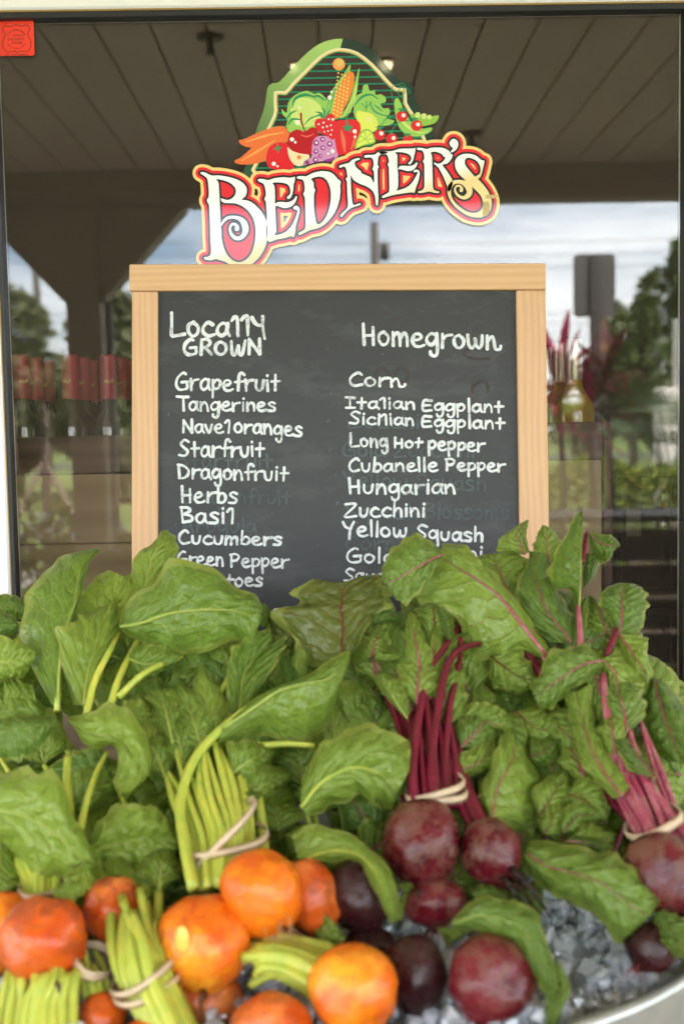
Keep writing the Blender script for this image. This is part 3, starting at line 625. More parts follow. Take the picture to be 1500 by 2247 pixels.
GLY = {
 'a': (.86, [[(.72,.80),(.45,1.0),(.12,.72),(.08,.28),(.32,.02),(.62,.25),(.74,.7)],[(.76,.95),(.74,.35),(.9,.0)]]),
 'b': (.84, [[(.12,1.65),(.12,.05)],[(.12,.55),(.42,.95),(.74,.7),(.74,.25),(.45,.0),(.12,.12)]]),
 'c': (.80, [[(.74,.84),(.45,1),(.12,.68),(.1,.28),(.4,.0),(.82,.1)]]),
 'd': (.86, [[(.72,.80),(.45,.98),(.12,.70),(.08,.28),(.32,.02),(.62,.25),(.74,.7)],[(.76,1.65),(.76,.35),(.86,.0)]]),
 'e': (.88, [[(.1,.48),(.5,.55),(.72,.78),(.5,1),(.2,.85),(.08,.42),(.28,.05),(.6,.0),(.92,.14)]]),
 'f': (.78, [[(.86,1.42),(.62,1.62),(.38,1.3),(.36,.0)],[(.06,.75),(.8,.82)]]),
 'g': (.86, [[(.72,.80),(.45,1.0),(.12,.72),(.08,.35),(.32,.12),(.62,.32),(.76,.7)],[(.78,.98),(.80,-.3),(.62,-.72),(.34,-.62),(.28,-.4)]]),
 'h': (.84, [[(.12,1.65),(.14,.0)],[(.14,.5),(.44,.95),(.70,.72),(.76,.0)]]),
 'i': (.30, [[(.15,.95),(.17,.0)],[(.15,1.36),(.16,1.42)]]),
 'l': (.30, [[(.15,1.65),(.17,.0)]]),
 '1': (.52, [[(.02,1.15),(.22,1.42),(.42,1.28),(.42,.0)]]),
 'm': (1.25,[[(.1,.98),(.1,.0)],[(.1,.55),(.38,.95),(.58,.7),(.6,.0)],[(.6,.55),(.88,.95),(1.08,.7),(1.12,.0)]]),
 'n': (.86, [[(.1,.98),(.12,.0)],[(.12,.5),(.44,.97),(.70,.72),(.78,.0)]]),
 '~': (1.1, [[(.1,.98),(.12,.0)],[(.12,.5),(.44,.97),(.62,.62),(.72,.05),(1.02,.0),(1.1,.25)]]),
 'o': (.84, [[(.45,1.0),(.14,.8),(.08,.35),(.35,.0),(.68,.18),(.76,.65),(.45,1.0)]]),
 'p': (.84, [[(.1,.95),(.14,-.65)],[(.12,.6),(.44,1.0),(.76,.78),(.70,.35),(.38,.12),(.14,.28)]]),
 'q': (.86, [[(.72,.80),(.45,1.0),(.12,.72),(.08,.35),(.32,.12),(.62,.32),(.76,.7)],[(.78,.98),(.80,-.65)]]),
 'r': (.74, [[(.1,.98),(.13,.0)],[(.13,.45),(.36,.85),(.78,.95)]]),
 's': (.74, [[(.70,.88),(.42,1.02),(.14,.82),(.36,.55),(.66,.34),(.56,.02),(.06,.02)]]),
 't': (.80, [[(.38,1.38),(.38,.0)],[(.04,.78),(.78,.82)]]),
 'u': (.84, [[(.08,.95),(.12,.28),(.38,.0),(.66,.22),(.76,.95)]]),
 'v': (.78, [[(.04,.95),(.38,.0),(.74,.95)]]),
 'w': (1.15,[[(.06,.95),(.12,.25),(.36,.0),(.56,.3),(.58,.7),(.62,.25),(.86,.0),(1.06,.3),(1.08,.95)]]),
 'y': (.80, [[(.06,.98),(.12,.5),(.4,.38),(.68,.55)],[(.74,.98),(.7,-.35),(.4,-.7)]]),
 '2': (.9,  [[(.04,1.28),(.2,.95),(.42,.74),(.72,.72)],[(.74,1.35),(.76,.5),(.86,-.25)]]),
 'z': (.80, [[(.1,.92),(.72,.96),(.1,.05),(.8,.05)]]),
 'L': (1.0, [[(.06,1.65),(.10,.85),(.14,.04),(.5,.02),(1.0,.12)]]),
 'G': (1.2, [[(.9,1.5),(.66,1.6),(.22,1.15),(.1,.5),(.36,.06),(.8,.05),(1.08,.2),(1.08,.68)],[(.6,.72),(1.12,.78)]]),
 'R': (1.1, [[(.14,1.5),(.14,.0)],[(.14,1.5),(.62,1.55),(.86,1.15),(.5,.72),(.16,.7)],[(.45,.7),(1.0,.0)]]),
 'O': (1.1, [[(.55,1.3),(.16,1.0),(.10,.4),(.45,.0),(.9,.25),(.96,.9),(.55,1.3)]]),
 'W': (1.35,[[(.06,1.35),(.22,.1),(.5,.05),(.66,.9),(.8,.1),(1.05,.05),(1.24,1.4)]]),
 'N': (1.15,[[(.12,.0),(.14,1.45)],[(.14,1.4),(.9,.1)],[(.98,.0),(1.0,1.5)]]),
 'T': (1.1, [[(.0,1.55),(.5,1.5),(1.1,1.5)],[(.62,1.5),(.74,.0)]]),
 'S': (1.0, [[(.92,1.45),(.5,1.65),(.16,1.25),(.5,.85),(.86,.5),(.62,.04),(.06,.1)]]),
 'D': (1.1, [[(.08,1.45),(.14,.05)],[(.02,1.42),(.5,1.35),(.98,.9),(.9,.35),(.5,.04),(.1,.04)]]),
 'H': (1.0, [[(.1,1.6),(.16,.0)],[(.8,1.35),(.84,.0)],[(.16,.68),(.84,.74)]]),
 'C': (1.05,[[(.95,1.35),(.66,1.6),(.2,1.1),(.12,.45),(.45,.02),(1.0,.18)]]),
 'B': (1.0, [[(.1,1.5),(.14,.02)],[(.02,1.45),(.6,1.42),(.74,1.1),(.2,.8)],[(.2,.8),(.82,.62),(.84,.2),(.14,.02)]]),
 'P': (1.05,[[(.12,1.4),(.18,.0)],[(.0,1.35),(.5,1.45),(.9,1.15),(.66,.72),(.2,.66)]]),
 'I': (.8,  [[(.0,1.45),(.76,1.4)],[(.38,1.4),(.4,.05)],[(.04,.04),(.8,.06)]]),
 'E': (.95, [[(.8,1.35),(.12,1.3),(.14,.05),(.86,.08)],[(.14,.7),(.75,.74)]]),
 'A': (1.1, [[(.08,.0),(.5,1.5),(1.0,.0)],[(.28,.6),(.8,.62)]]),
 'Z': (1.1, [[(.06,1.45),(.95,1.42),(.06,.05),(1.05,.1)]]),
 'Y': (1.0, [[(.02,1.55),(.2,1.05),(.52,.85)],[(.92,1.6),(.6,.7),(.52,-.3)]]),
 ',': (.2,  [[(.15,.6),(.05,.2)]]), ' ': (.45, []), '-': (.8, [[(.1,.5),(.7,.5)]]),
}
def write(text, x0, x1, y0, y1, xh, r=2.75, mat=None, w=.0003, name='chalk_line', seed=0, hvar=1.0):
    adv = sum(GLY[c][0] + .16 for c in text) - .16; sx = (x1 - x0) / adv; g = random.Random(text + str(seed)); strokes = []; x = 0
    for ch in text:
        a, st = GLY[ch]; jy = g.uniform(-.04, .04); js = g.uniform(.96, 1.05); sk = g.uniform(-.04, .06)
        for s in st:
            pts = []
            for (u, v) in s:
                X = x0 + (x + u + sk * v + g.uniform(-.02, .02)) * sx; t = (X - x0) / (x1 - x0); Y = y0 + (y1 - y0) * t - (v * js + jy) * xh
                pts.append((X, Y, r * g.uniform(.72, 1.22)))
            strokes.append(pts)
        x += a + .16
    xs = [p[0] for s in strokes for p in s]; ys = [p[1] for s in strokes for p in s]
    Fd = Field(min(xs) - 7, min(ys) - 7, max(xs) + 7, max(ys) + 7, 1.0)
    for s in strokes:
        A = crom(s, max(5, len(s) * 4)); bx0, bx1 = A[:, 0].min() - 9, A[:, 0].max() + 9; by0, by1 = A[:, 1].min() - 9, A[:, 1].max() + 9
        i0, i1 = max(0, int((bx0 - Fd.x0))), min(Fd.nx, int(bx1 - Fd.x0) + 2); j0, j1 = max(0, int(by0 - Fd.y0)), min(Fd.ny, int(by1 - Fd.y0) + 2)
        sub = Field.__new__(Field); sub.X = Fd.X[j0:j1, i0:i1]; sub.Y = Fd.Y[j0:j1, i0:i1]
        d = sub._seg(A[:-1, :2], A[1:, :2], A[:-1, 2], A[1:, 2]); Fd.d[j0:j1, i0:i1] = np.minimum(Fd.d[j0:j1, i0:i1], d)
    o = print_mesh(name, Fd.iso(0), lambda a, b: bpx(a, b, WS + w), mat or M_chalk, board); return o
TXT = [('Loca112', 373, 582, 737, 736, 29, 4.0), ('GROWN', 402, 574, 778, 777, 21, 3.7), ('Homegrown'[:-1] + '~', 793, 1098, 755, 766, 29, 3.6),
 ('Grapefruit', 384, 614, 856, 857, 24, 3.0), ('Tangerines', 386, 604, 901, 902, 19, 2.9), ('Nave1', 400, 504, 948, 950, 19, 2.9), ('oranges', 513, 662, 949, 957, 21, 2.9),
 ('Starfruit', 392, 579, 1001, 1002, 22, 2.9), ('Dragonfruit', 391, 632, 1049, 1055, 21, 2.9), ('Herbs', 396, 520, 1102, 1103, 22, 3.0), ('Basi1', 397, 512, 1147, 1148, 22, 3.0),
 ('Cucumbers', 391, 617, 1193, 1196, 18, 2.9), ('Green', 388, 490, 1240, 1242, 19, 2.6), ('Pepper', 504, 632, 1244, 1245, 19, 2.6), ('Tomatoes', 392, 575, 1286, 1286, 17, 2.8), ('oranges', 470, 640, 1352, 1354, 17, 2.8),
 ('Cor~', 764, 888, 847, 848, 18, 2.8), ('Ita1ian', 758, 910, 895, 897, 16, 2.7), ('Eggplant', 925, 1103, 901, 906, 17, 2.8), ('Sici1ian', 766, 908, 930, 933, 16, 2.7), ('Eggplant', 924, 1106, 936, 942, 17, 2.8),
 ('Long', 766, 850, 979, 982, 18, 2.8), ('Hot', 863, 926, 982, 982, 14, 2.8), ('pepper', 938, 1061, 986, 991, 18, 2.8), ('Cubanelle', 763, 959, 1034, 1034, 18, 2.8), ('Pepper', 976, 1106, 1032, 1034, 17, 2.8),
 ('Hungarian', 764, 998, 1083, 1083, 20, 2.9), ('Zucchini', 754, 932, 1134, 1133, 19, 2.9), ('Yellow', 752, 891, 1176, 1178, 20, 2.9), ('Squash', 911, 1059, 1182, 1188, 19, 2.9), ('Gold', 759, 865, 1234, 1235, 19, 2.7),
 ('Zucchini', 885, 1058, 1230, 1228, 19, 2.7), ('Squash', 754, 885, 1275, 1276, 17, 2.6)]
for (t, a, b, c, d, h, r) in TXT: write(t, a, b, c, d, h, r)
for (t, a, b, c, d, h, r, mt) in [('Gold Zucchini', 750, 1040, 1001, 1003, 20, 2.6, 0), ('Yellow Squash', 755, 1065, 1068, 1076, 21, 2.6, 0), ('Blossoms', 930, 1115, 1136, 1140, 21, 2.6, 0), ('Squash', 756, 915, 1138, 1138, 20, 2.4, 0),
  ('Starfruit', 388, 598, 1024, 1026, 20, 2.5, 0), ('Dragonfruit', 400, 638, 1104, 1106, 20, 2.6, 0), ('Arugula', 398, 562, 1166, 1168, 19, 2.4, 0), ('Zucchini', 762, 962, 938, 940, 19, 2.4, 0), ('Corn', 756, 868, 1206, 1206, 19, 2.4, 0),
  (',', 733, 738, 1048, 1048, 14, 2.0, 0), (',', 738, 742, 1110, 1110, 14, 2.0, 0), (',', 717, 722, 928, 928, 10, 1.8, 0), (',', 721, 726, 991, 991, 10, 1.8, 0),
  (',', 368, 372, 914, 914, 12, 1.6, 0), (',', 384, 388, 1158, 1158, 14, 1.6, 0), ('oo', 822, 900, 838, 840, 30, 3.4, 1), ('c', 1010, 1070, 786, 790, 26, 3.4, 1), ('n', 1030, 1075, 862, 862, 26, 3.2, 1)]:
    write(t, a, b, c, d, h, r, M_ghostr if mt else M_ghost, .00012, 'wiped_chalk_line', 3)
# ================================================================== the shop's decal on the inside of the glass
GD = GL - .0004
def gp(k): return lambda x, y: on_y(x, y, GD - .00004 * k)
def flat(name, col, rough=.45, col2=None, ax=None, lo=0, hi=1):
    m = Mt(name); o = m.obj(); s = m.n('ShaderNodeSeparateXYZ', {0: o}).outputs
    if col2 is not None:
        v = m.math('ADD', m.math('MULTIPLY', s[2], ax[1]), m.math('MULTIPLY', s[0], ax[0])); k = m.ramp(m.math('DIVIDE', m.math('SUBTRACT', v, lo), hi - lo), [(0, 0.0), (1, 1.0)]); c = m.mix(k, col, col2)
    else: c = m.mix(m.noise(90, 2, .5, o), tuple(x*.95 for x in col), tuple(min(1, x*1.04) for x in col))
    return m.done(m.bsdf(c, .05, .5, IOR=1.48))
decal = empty('window_logo_decal', on_y(760, 330, GD), "BEDNER'S logo decal with vegetables on a striped green arch, stuck on the shop window", 'decal')
zr = on_y(760, 400, GD).z; xr_ = on_y(760, 400, GD).x; pxm = GD / FPX
def K(ox, oy, sc): return lambda L: [(ox + p[0] / sc, oy + p[1] / sc, *([p[2] / sc] if len(p) > 2 else [])) for p in L]
C1, C4, CB, CE, CN, CR = K(400, 60, 2.0833), K(500, 70, 3.125), K(420, 350, 7.5), K(560, 360, 6.25), K(740, 310, 6.25), K(900, 270, 7.143)
# arch
arch_out = C1([(295,690),(297,620),(318,540),(345,450),(372,375),(384,310),(390,275),(412,255),(445,247),(520,165),(600,92),(665,60),(735,52),(810,70),(880,115),(950,195),(992,238),(1035,252),(1058,280),(1065,335),(1100,395),(1140,470),(1155,540),(1155,600),(900,640),(600,680)])
arch_in = C1([(338,690),(340,600),(370,500),(405,425),(420,380),(419,294),(468,292),(500,255),(560,195),(630,128),(690,98),(740,96),(800,112),(870,165),(930,230),(978,276),(1022,280),(1026,345),(1060,400),(1100,480),(1125,560),(1120,640),(700,680)])
A = Field(500, 75, 985, 400, 1.25); do = A.polyd(arch_out, 3); di = A.polyd(arch_in, 2)
clipb = np.maximum(A.Y - 385, 0)
cut = (A.X - (752 - (A.Y - 85) * .28))
PM = lambda n, c, **k: flat('print_' + n, c, **k)
M_lg = flat('print_green_edge', (.40, .62, .18), col2=(.035, .10, .05), ax=(.35, 1), lo=on_y(700, 85, GD).z + .35 * on_y(700, 85, GD).x, hi=on_y(560, 360, GD).z + .35 * on_y(560, 360, GD).x)
M_dg = PM('dark_green', (.018, .045, .035)); M_cream = PM('cream', (.80, .74, .50)); M_yel = PM('gold', (.78, .52, .14)); M_teal = PM('teal', (.0, .24, .13)); M_brown = PM('brown', (.040, .028, .026))
print_mesh('arch_edge', A.iso(0, np.maximum(do, cut)), gp(1), M_lg, decal); print_mesh('arch_edge', A.iso(0, np.maximum(do, -cut)), gp(1), M_dg, decal)
print_mesh('arch_line', A.iso(0, di), gp(2), M_cream, decal); print_mesh('arch_line', A.iso(0, di + 4.6), gp(3), M_yel, decal)
print_mesh('arch_line', A.iso(0, di + 7.6), gp(4), M_teal, decal); print_mesh('arch_field', A.iso(0, di + 9.8), gp(5), M_brown, decal)
st = np.abs(((A.Y + .02 * (A.X - 740) - 118) % 15.0) - 7.5) - 1.5
print_mesh('arch_stripes', A.iso(0, np.maximum(di + 9.9, st)), gp(6), M_teal, decal)
def shape(name, mat, k, polys=(), circs=(), strokes=(), sm=4, step=1.0):
    xs = [p[0] for q in list(polys) + list(strokes) for p in q] + [c[0] + s * c[2] for c in circs for s in (-1, 1)]; ys = [p[1] for q in list(polys) + list(strokes) for p in q] + [c[1] + s * c[2] for c in circs for s in (-1, 1)]
    f = Field(min(xs) - 4, min(ys) - 4, max(xs) + 4, max(ys) + 4, step)
    for p in polys: f.poly(p, sm)
    for c in circs: f.circ(*c)
    for s in strokes: f.stroke(s)
    return tag(print_mesh(name, f.iso(0), gp(k), mat, decal), kind='stuff' if name in ('highlight', 'tendril') else None)
c4 = lambda *L: C4(list(L))
def cc(*L): return [(500 + a / 3.125, 70 + b / 3.125, c / 3.125) for a, b, c in L]
M_lt = PM('lettuce', (.30, .58, .12)); M_ltd = PM('lettuce_dark', (.03, .27, .12)); M_ltl = PM('lettuce_light', (.60, .75, .22)); M_orl = PM('carrot', (.80, .17, .05)); M_orh = PM('carrot_light', (.85, .35, .10)); M_red = PM('red', (.72, .022, .035)); M_red2 = PM('deep_red', (.50, .01, .02)); M_redl = PM('light_red', (.82, .16, .10))
M_wht = PM('white', (.86, .84, .80)); M_kern = PM('kernel', (.85, .55, .14)); M_corn = PM('corn', (.82, .25, .05)); M_lil = PM('lilac', (.62, .28, .55)); M_pur = PM('purple', (.32, .04, .28)); M_lem = PM('lemon', (.72, .78, .14)); M_pea = PM('pea', (.28, .52, .08)); M_peal = PM('pea_light', (.60, .74, .22)); M_stm = PM('stem_brown', (.25, .02, .01)); M_crm2 = PM('apple_flesh', (.85, .72, .48))
shape('orange_ball', M_orh, 8, circs=cc((760, 222, 42))); shape('orange_ball', M_yel, 9, circs=cc((766, 212, 27)))
shape('lettuce', M_lt, 8, [c4((368,528),(402,556),(412,490),(450,440),(500,415),(545,404),(590,425),(625,418),(665,450),(700,520),(690,620),(640,680),(560,700),(470,705),(425,690),(400,650),(408,600),(378,570))])
shape('lettuce', M_ltl, 9, [c4((450,470),(520,450),(590,470),(640,520),(640,600),(560,650),(480,640),(430,570))]); shape('lettuce', M_ltd, 10, strokes=[c4((440,520,3),(460,460,9),(520,432,11),(575,440,6),(600,455,3)), c4((575,445,3),(620,440,8),(665,470,4)), c4((400,600,3),(430,560,7),(470,540,3)), c4((410,640,3),(440,600,8),(500,600,3)), c4((520,640,2),(570,590,5),(640,570,2))])
shape('lettuce', M_lt, 8, [c4((862,505),(880,440),(918,415),(925,372),(955,360),(972,405),(1005,400),(1012,432),(1050,428),(1082,455),(1075,485),(1045,492),(1065,525),(1100,522),(1110,555),(1085,590),(1140,610),(1100,640),(1010,640),(880,600))])
shape('lettuce', M_ltd, 9, strokes=[c4((870,500,3),(920,445,8),(980,430,6),(1030,460,3)), c4((945,540,3),(950,500,4),(948,470,2)), c4((950,520,2),(985,480,3)), c4((948,525,2),(915,490,3)), c4((970,480,3),(1000,540,5),(1060,570,4),(1120,575,3)), c4((1000,500,2),(1030,520,5),(1060,545,2))])
shape('corn_husk', M_lt, 11, [c4((655,560),(680,470),(720,390),(780,310),(838,222),(825,310),(790,380),(760,470),(740,600),(700,600))])
shape('corn_husk', M_ltd, 12, strokes=[c4((690,560,2),(730,420,4),(790,330,3),(830,240,1)), c4((670,560,2),(700,450,3),(750,370,2))])
shape('corn_ear', M_corn, 13, [c4((715,570),(722,500),(745,410),(790,320),(820,278),(845,272),(866,295),(860,370),(835,450),(800,520),(760,590))])
ker = [(722 + 34*t + 24*j + 2, 560 - 292*t + 10*j, 8.5 if t < .7 else 6.5) for t in np.linspace(0, .95, 12) for j in range(0, 4)]
ker = [(a, b, c) for a, b, c in ker if a < 862 - max(0, (b - 300)) * .30 and a > 722]
shape('corn_ear', M_kern, 14, circs=cc(*ker))
shape('corn_husk', M_lt, 15, [c4((770,590),(810,520),(845,440),(868,350),(900,245),(892,340),(880,430),(855,510),(820,570))]); shape('corn_husk', M_peal, 16, strokes=[c4((800,560,2),(850,470,4),(880,360,2)), c4((830,560,2),(868,460,3),(888,330,1))])
shape('carrot', M_orl, 9, [c4((75,742),(110,735),(230,680),(330,650),(385,650),(420,700),(400,760),(300,770),(160,792),(95,775))]); shape('carrot', M_orh, 10, strokes=[c4((120,755,3),(250,715,9),(380,690,4))])
shape('carrot', M_orl, 11, [c4((45,885),(90,860),(180,780),(260,722),(320,708),(360,730),(350,790),(280,870),(180,905),(80,908))]); shape('carrot', M_orh, 12, strokes=[c4((90,885,3),(200,820,9),(320,745,4))])
shape('tomato', M_red, 13, [c4((262,870),(285,790),(350,758),(420,775),(440,850),(450,930),(360,945),(285,930))]); shape('tomato', M_ltd, 14, [c4((340,760),(350,790),(375,795),(352,805),(345,840),(335,808),(308,808),(330,792))], sm=0)
shape('apple', M_red2, 15, [c4((410,745),(430,690),(480,668),(525,684),(570,655),(608,662),(622,700),(608,760),(575,830),(530,850),(450,840),(420,800))]); shape('apple', M_stm, 16, strokes=[c4((500,560,7),(505,620,6),(530,685,4))]); shape('apple', M_redl, 16, strokes=[c4((500,705,2),(540,718,5),(590,700,2))])
shape('apple_slice', M_crm2, 17, [c4((408,790),(440,815),(500,835),(556,845),(545,890),(500,920),(455,910),(420,860))]); shape('apple_slice', M_corn, 18, circs=cc((487, 860, 15)))
shape('grapes', M_lil, 17, [c4((600,725),(640,712),(700,720),(745,740),(752,800),(750,860),(690,880),(620,890),(560,905),(518,915),(530,880),(570,860),(575,800),(580,760))])
shape('grapes', M_pur, 18, circs=cc((604, 762, 20), (648, 736, 17), (650, 795, 17), (602, 820, 17), (697, 768, 19), (632, 850, 14), (600, 878, 19), (545, 897, 13)), polys=[c4((655,880),(700,868),(730,855),(725,875),(690,890))]); shape('grapes', M_wht, 19, circs=cc((606, 760, 9), (650, 736, 7), (652, 794, 7), (604, 818, 7), (698, 766, 8), (634, 849, 5), (602, 876, 8), (717, 818, 14), (686, 834, 8)))
shape('strawberry', M_red, 20, [c4((595,640),(605,600),(650,590),(680,565),(715,562),(735,600),(735,680),(720,740),(680,715),(630,690))]); shape('strawberry', M_wht, 21, circs=cc((622,633,7),(655,622,7),(690,598,7),(650,655,7),(678,648,7),(705,640,6),(660,685,6),(686,680,6),(712,672,6),(705,705,6),(718,600,9)))
shape('strawberry', M_ltd, 21, strokes=[c4((650,600,2),(640,560,7),(600,548,2)), c4((650,600,2),(630,570,6),(595,580,1)), c4((660,590,3),(660,540,6),(640,515,1)), c4((665,590,3),(690,550,6),(700,520,1))])
shape('pepper', M_red, 22, [c4((720,645),(750,610),(800,605),(850,600),(895,615),(910,660),(900,730),(870,810),(840,840),(790,840),(755,840),(735,760))]); shape('pepper', M_redl, 23, strokes=[c4((775,670,3),(790,740,14),(800,820,6)), c4((880,680,3),(865,750,9),(845,810,3))]); shape('pepper', M_ltd, 24, [c4((780,650),(808,645),(820,620),(832,642),(858,648),(840,665),(838,690),(818,675),(795,685),(800,665))], strokes=[c4((820,650,5),(812,600,5),(825,560,4))], sm=0)
shape('lemon', M_lem, 20, [c4((880,560),(895,540),(930,548),(980,560),(1020,600),(1020,670),(960,690),(905,680),(888,630))]); shape('lemon', M_cream, 21, circs=cc((950,590,5),(965,588,5),(980,592,5),(952,604,5),(967,604,5),(984,608,5),(960,618,5),(976,622,5),(990,628,4)))
shape('lime_slice', M_pea, 23, [c4((868,800),(900,700),(940,666),(985,680),(1010,740),(1000,765),(930,780))]); shape('lime_slice', M_lem, 24, [c4((880,790),(908,710),(942,678),(978,690),(1000,740),(990,758),(930,772))]); shape('lime_slice', M_lt, 25, strokes=[c4((940,735,2),(940,685,4)), c4((940,735,2),(975,700,4)), c4((940,735,2),(990,735,4)), c4((940,735,2),(905,712,4)), c4((940,735,2),(895,760,4)), c4((940,735,2),(970,762,4))])
shape('pea_pod', M_pea, 19, [c4((1258,560),(1320,585),(1390,580),(1443,572),(1425,620),(1370,640),(1310,645),(1265,610))]); shape('pea_pod', M_peal, 20, circs=cc((1300,570,20),(1342,578,20),(1380,584,16))); shape('pea_pod', M_lt, 18, [c4((1140,470),(1165,455),(1185,490),(1215,560),(1300,660),(1395,655),(1380,690),(1300,718),(1225,705),(1170,650),(1145,560))]); shape('pea_pod', M_peal, 20, strokes=[c4((1170,560,3),(1220,640,9),(1310,690,5),(1370,680,2))])
shape('tendril', M_ltd, 22, strokes=[c4((1130,470,2.5),(1118,400,2.5),(1140,365,2.5),(1185,370,2.5),(1210,410,2.5),(1185,440,2.5),(1165,420,2.5),(1185,380,2.5),(1225,385,2.5),(1248,415,2),(1230,430,1.5)), c4((1165,360,2),(1200,352,2.5),(1215,375,2)), c4((1050,640,3),(1090,590,3),(1160,570,3),(1190,590,3)), c4((1120,680,3),(1170,620,3),(1250,610,3),(1280,640,3))])
shape('cherry_tomato', M_red, 25, circs=cc((1192, 578, 38), (1291, 642, 38), (1040, 706, 37), (1122, 734, 39), (1232, 735, 32))); shape('cherry_tomato', M_wht, 26, circs=cc((1203, 572, 14), (1302, 634, 14), (1050, 696, 14), (1134, 728, 14)))
tuft = []
for (tx, ty) in ((1190, 540), (1275, 605), (1040, 665), (1118, 692), (1225, 712)):
    for ddx in (-30, -14, 3, 20, 33): tuft.append(c4((tx, ty + 8, 5), (tx + ddx * .5, ty - 12, 4), (tx + ddx, ty - 22 + abs(ddx) * .5, 1)))
shape('cherry_tomato', M_ltd, 27, strokes=tuft)
shape('highlight', M_wht, 28, circs=cc((314, 904, 14), (340, 921, 8), (439, 737, 14), (462, 757, 9), (698, 450, 15), (711, 412, 9), (490, 518, 9), (475, 622, 16), (868, 682, 14), (870, 720, 9)))
# lettering
Bo = CB([(150,230),(165,207),(230,215),(330,262),(450,262),(600,285),(740,325),(840,380),(900,450),(912,520),(890,600),(825,662),(900,670),(1000,710),(1100,800),(1180,900),(1225,1000),(1245,1100),(1250,1230),(1238,1340),(1210,1450),(1150,1560),(1080,1650),(980,1725),(900,1760),(800,1775),(680,1750),(600,1710),(550,1680),(480,1660),(400,1638),(340,1655),(240,1650),(210,1630),(212,1608),(270,1600),(310,1570),(322,1500),(312,1300),(303,1000),(292,780),(285,740),(255,670),(285,610),(285,500),(270,350),(245,295),(200,260)])
Bh = CB([(410,325),(500,335),(620,375),(700,440),(732,510),(712,590),(650,650),(585,665),(530,650),(488,640),(500,690),(560,715),(700,720),(800,750),(920,830),(1010,960),(1050,1100),(1055,1250),(1030,1420),(970,1570),(880,1660),(780,1690),(680,1660),(590,1570),(530,1440),(498,1300),(495,1180),(482,1080),(475,900),(466,700),(455,500),(445,380)])
Bs = CB([(492,1080,12),(530,1015,20),(590,965,24),(650,950,24),(720,952,26),(800,978,34),(855,1030,46),(885,1100,52),(890,1165,48),(870,1225,40),(830,1275,34),(770,1300,30),(710,1283,30),(658,1230,24),(634,1160,19),(642,1100,18),(680,1062,20),(725,1070,22),(752,1110,30),(748,1140,36)])
E1 = CE([(35,225),(50,205),(110,205),(180,220),(260,195),(380,180),(470,187),(520,180),(541,172),(541,230),(525,280),(520,350),(505,420),(480,465),(450,478),(433,462),(445,440),(470,420),(482,380),(475,330),(450,285),(400,262),(320,252),(235,258),(262,300),(270,400),(270,480),(272,548),(300,525),(360,520),(440,525),(510,500),(545,460),(558,438),(572,450),(555,510),(510,570),(440,600),(380,600),(320,580),(275,580),(278,700),(285,860),(287,930),(262,975),(350,960),(430,920),(500,840),(550,740),(578,650),(565,628),(530,620),(522,600),(540,575),(580,575),(605,610),(605,660),(580,760),(555,850),(550,910),(532,990),(515,1005),(498,988),(400,1015),(300,1032),(160,1045),(160,700),(150,560),(146,520),(126,480),(142,440),(145,400),(135,330),(110,270),(60,245)])
Do = CE([(568,185),(590,167),(650,165),(705,165),(780,125),(880,100),(960,98),(1040,118),(1100,168),(1130,205),(1170,240),(1162,300),(1165,380),(1150,500),(1110,620),(1050,720),(960,820),(860,880),(760,902),(680,940),(610,972),(593,960),(600,940),(660,910),(685,870),(690,780),(685,600),(680,470),(658,410),(675,370),(675,300),(665,240),(640,210),(590,202)])
Dh = CE([(765,205),(820,180),(880,172),(940,188),(990,240),(1025,330),(1035,430),(1025,550),(990,680),(930,780),(870,825),(835,800),(815,700),(805,600),(805,420),(822,356),(802,320),(798,250)])
Nn = CN([(22,350),(32,333),(100,310),(160,295),(200,257),(260,235),(302,232),(300,252),(250,270),(235,300),(260,360),(320,410),(330,437),(400,470),(460,500),(500,575),(500,420),(477,382),(495,340),(495,290),(480,240),(450,222),(380,224),(366,205),(390,190),(510,182),(560,145),(620,135),(700,150),(640,175),(590,182),(562,215),(555,260),(550,320),(566,355),(550,395),(552,600),(560,750),(555,860),(540,882),(525,860),(515,760),(480,680),(400,620),(300,580),(220,530),(183,465),(185,600),(190,700),(205,840),(230,876),(300,850),(320,862),(300,877),(200,910),(130,960),(60,1035),(42,1022),(60,990),(130,920),(145,860),(135,700),(130,560),(112,515),(137,490),(130,440),(120,380),(90,345),(40,364)])
E2 = CN([(560,146),(620,135),(740,135),(850,105),(960,100),(1050,97),(1068,86),(1065,140),(1050,200),(1035,260),(1000,312),(982,317),(970,300),(1000,270),(1012,230),(990,187),(940,162),(870,150),(790,150),(818,190),(820,270),(822,385),(850,345),(900,335),(980,340),(1040,325),(1085,290),(1097,300),(1070,360),(1020,400),(950,407),(880,387),(825,387),(830,450),(830,620),(808,676),(860,665),(950,630),(1020,570),(1070,490),(1100,430),(1085,420),(1045,425),(1048,400),(1080,390),(1112,400),(1127,440),(1110,540),(1080,620),(1060,690),(1045,714),(1028,700),(900,715),(750,740),(640,774),(612,772),(618,750),(680,715),(710,680),(710,550),(705,400),(700,345),(686,315),(705,290),(700,240),(680,190),(640,172),(600,178)])
Rs = CR([(102,402),(120,386),(200,395),(255,407),(330,388),(345,420),(318,452),(335,520),(340,640),(348,900),(355,1020),(390,1060),(447,1072),(442,1096),(370,1092),(290,1074),(200,1092),(127,1094),(128,1070),(170,1060),(210,1020),(218,960),(218,800),(215,640),(192,605),(215,560),(210,480),(180,430),(115,420)])
Rb = CR([(300,395),(440,383),(540,400),(610,445),(638,492),(658,488),(650,540),(620,590),(570,635),(500,655),(560,740),(620,830),(664,912),(645,1000),(605,1080),(578,1050),(580,1010),(540,900),(490,790),(430,690),(378,645),(376,616),(420,638),(480,625),(520,590),(545,540),(512,520),(500,495),(450,465),(380,447),(320,452)])
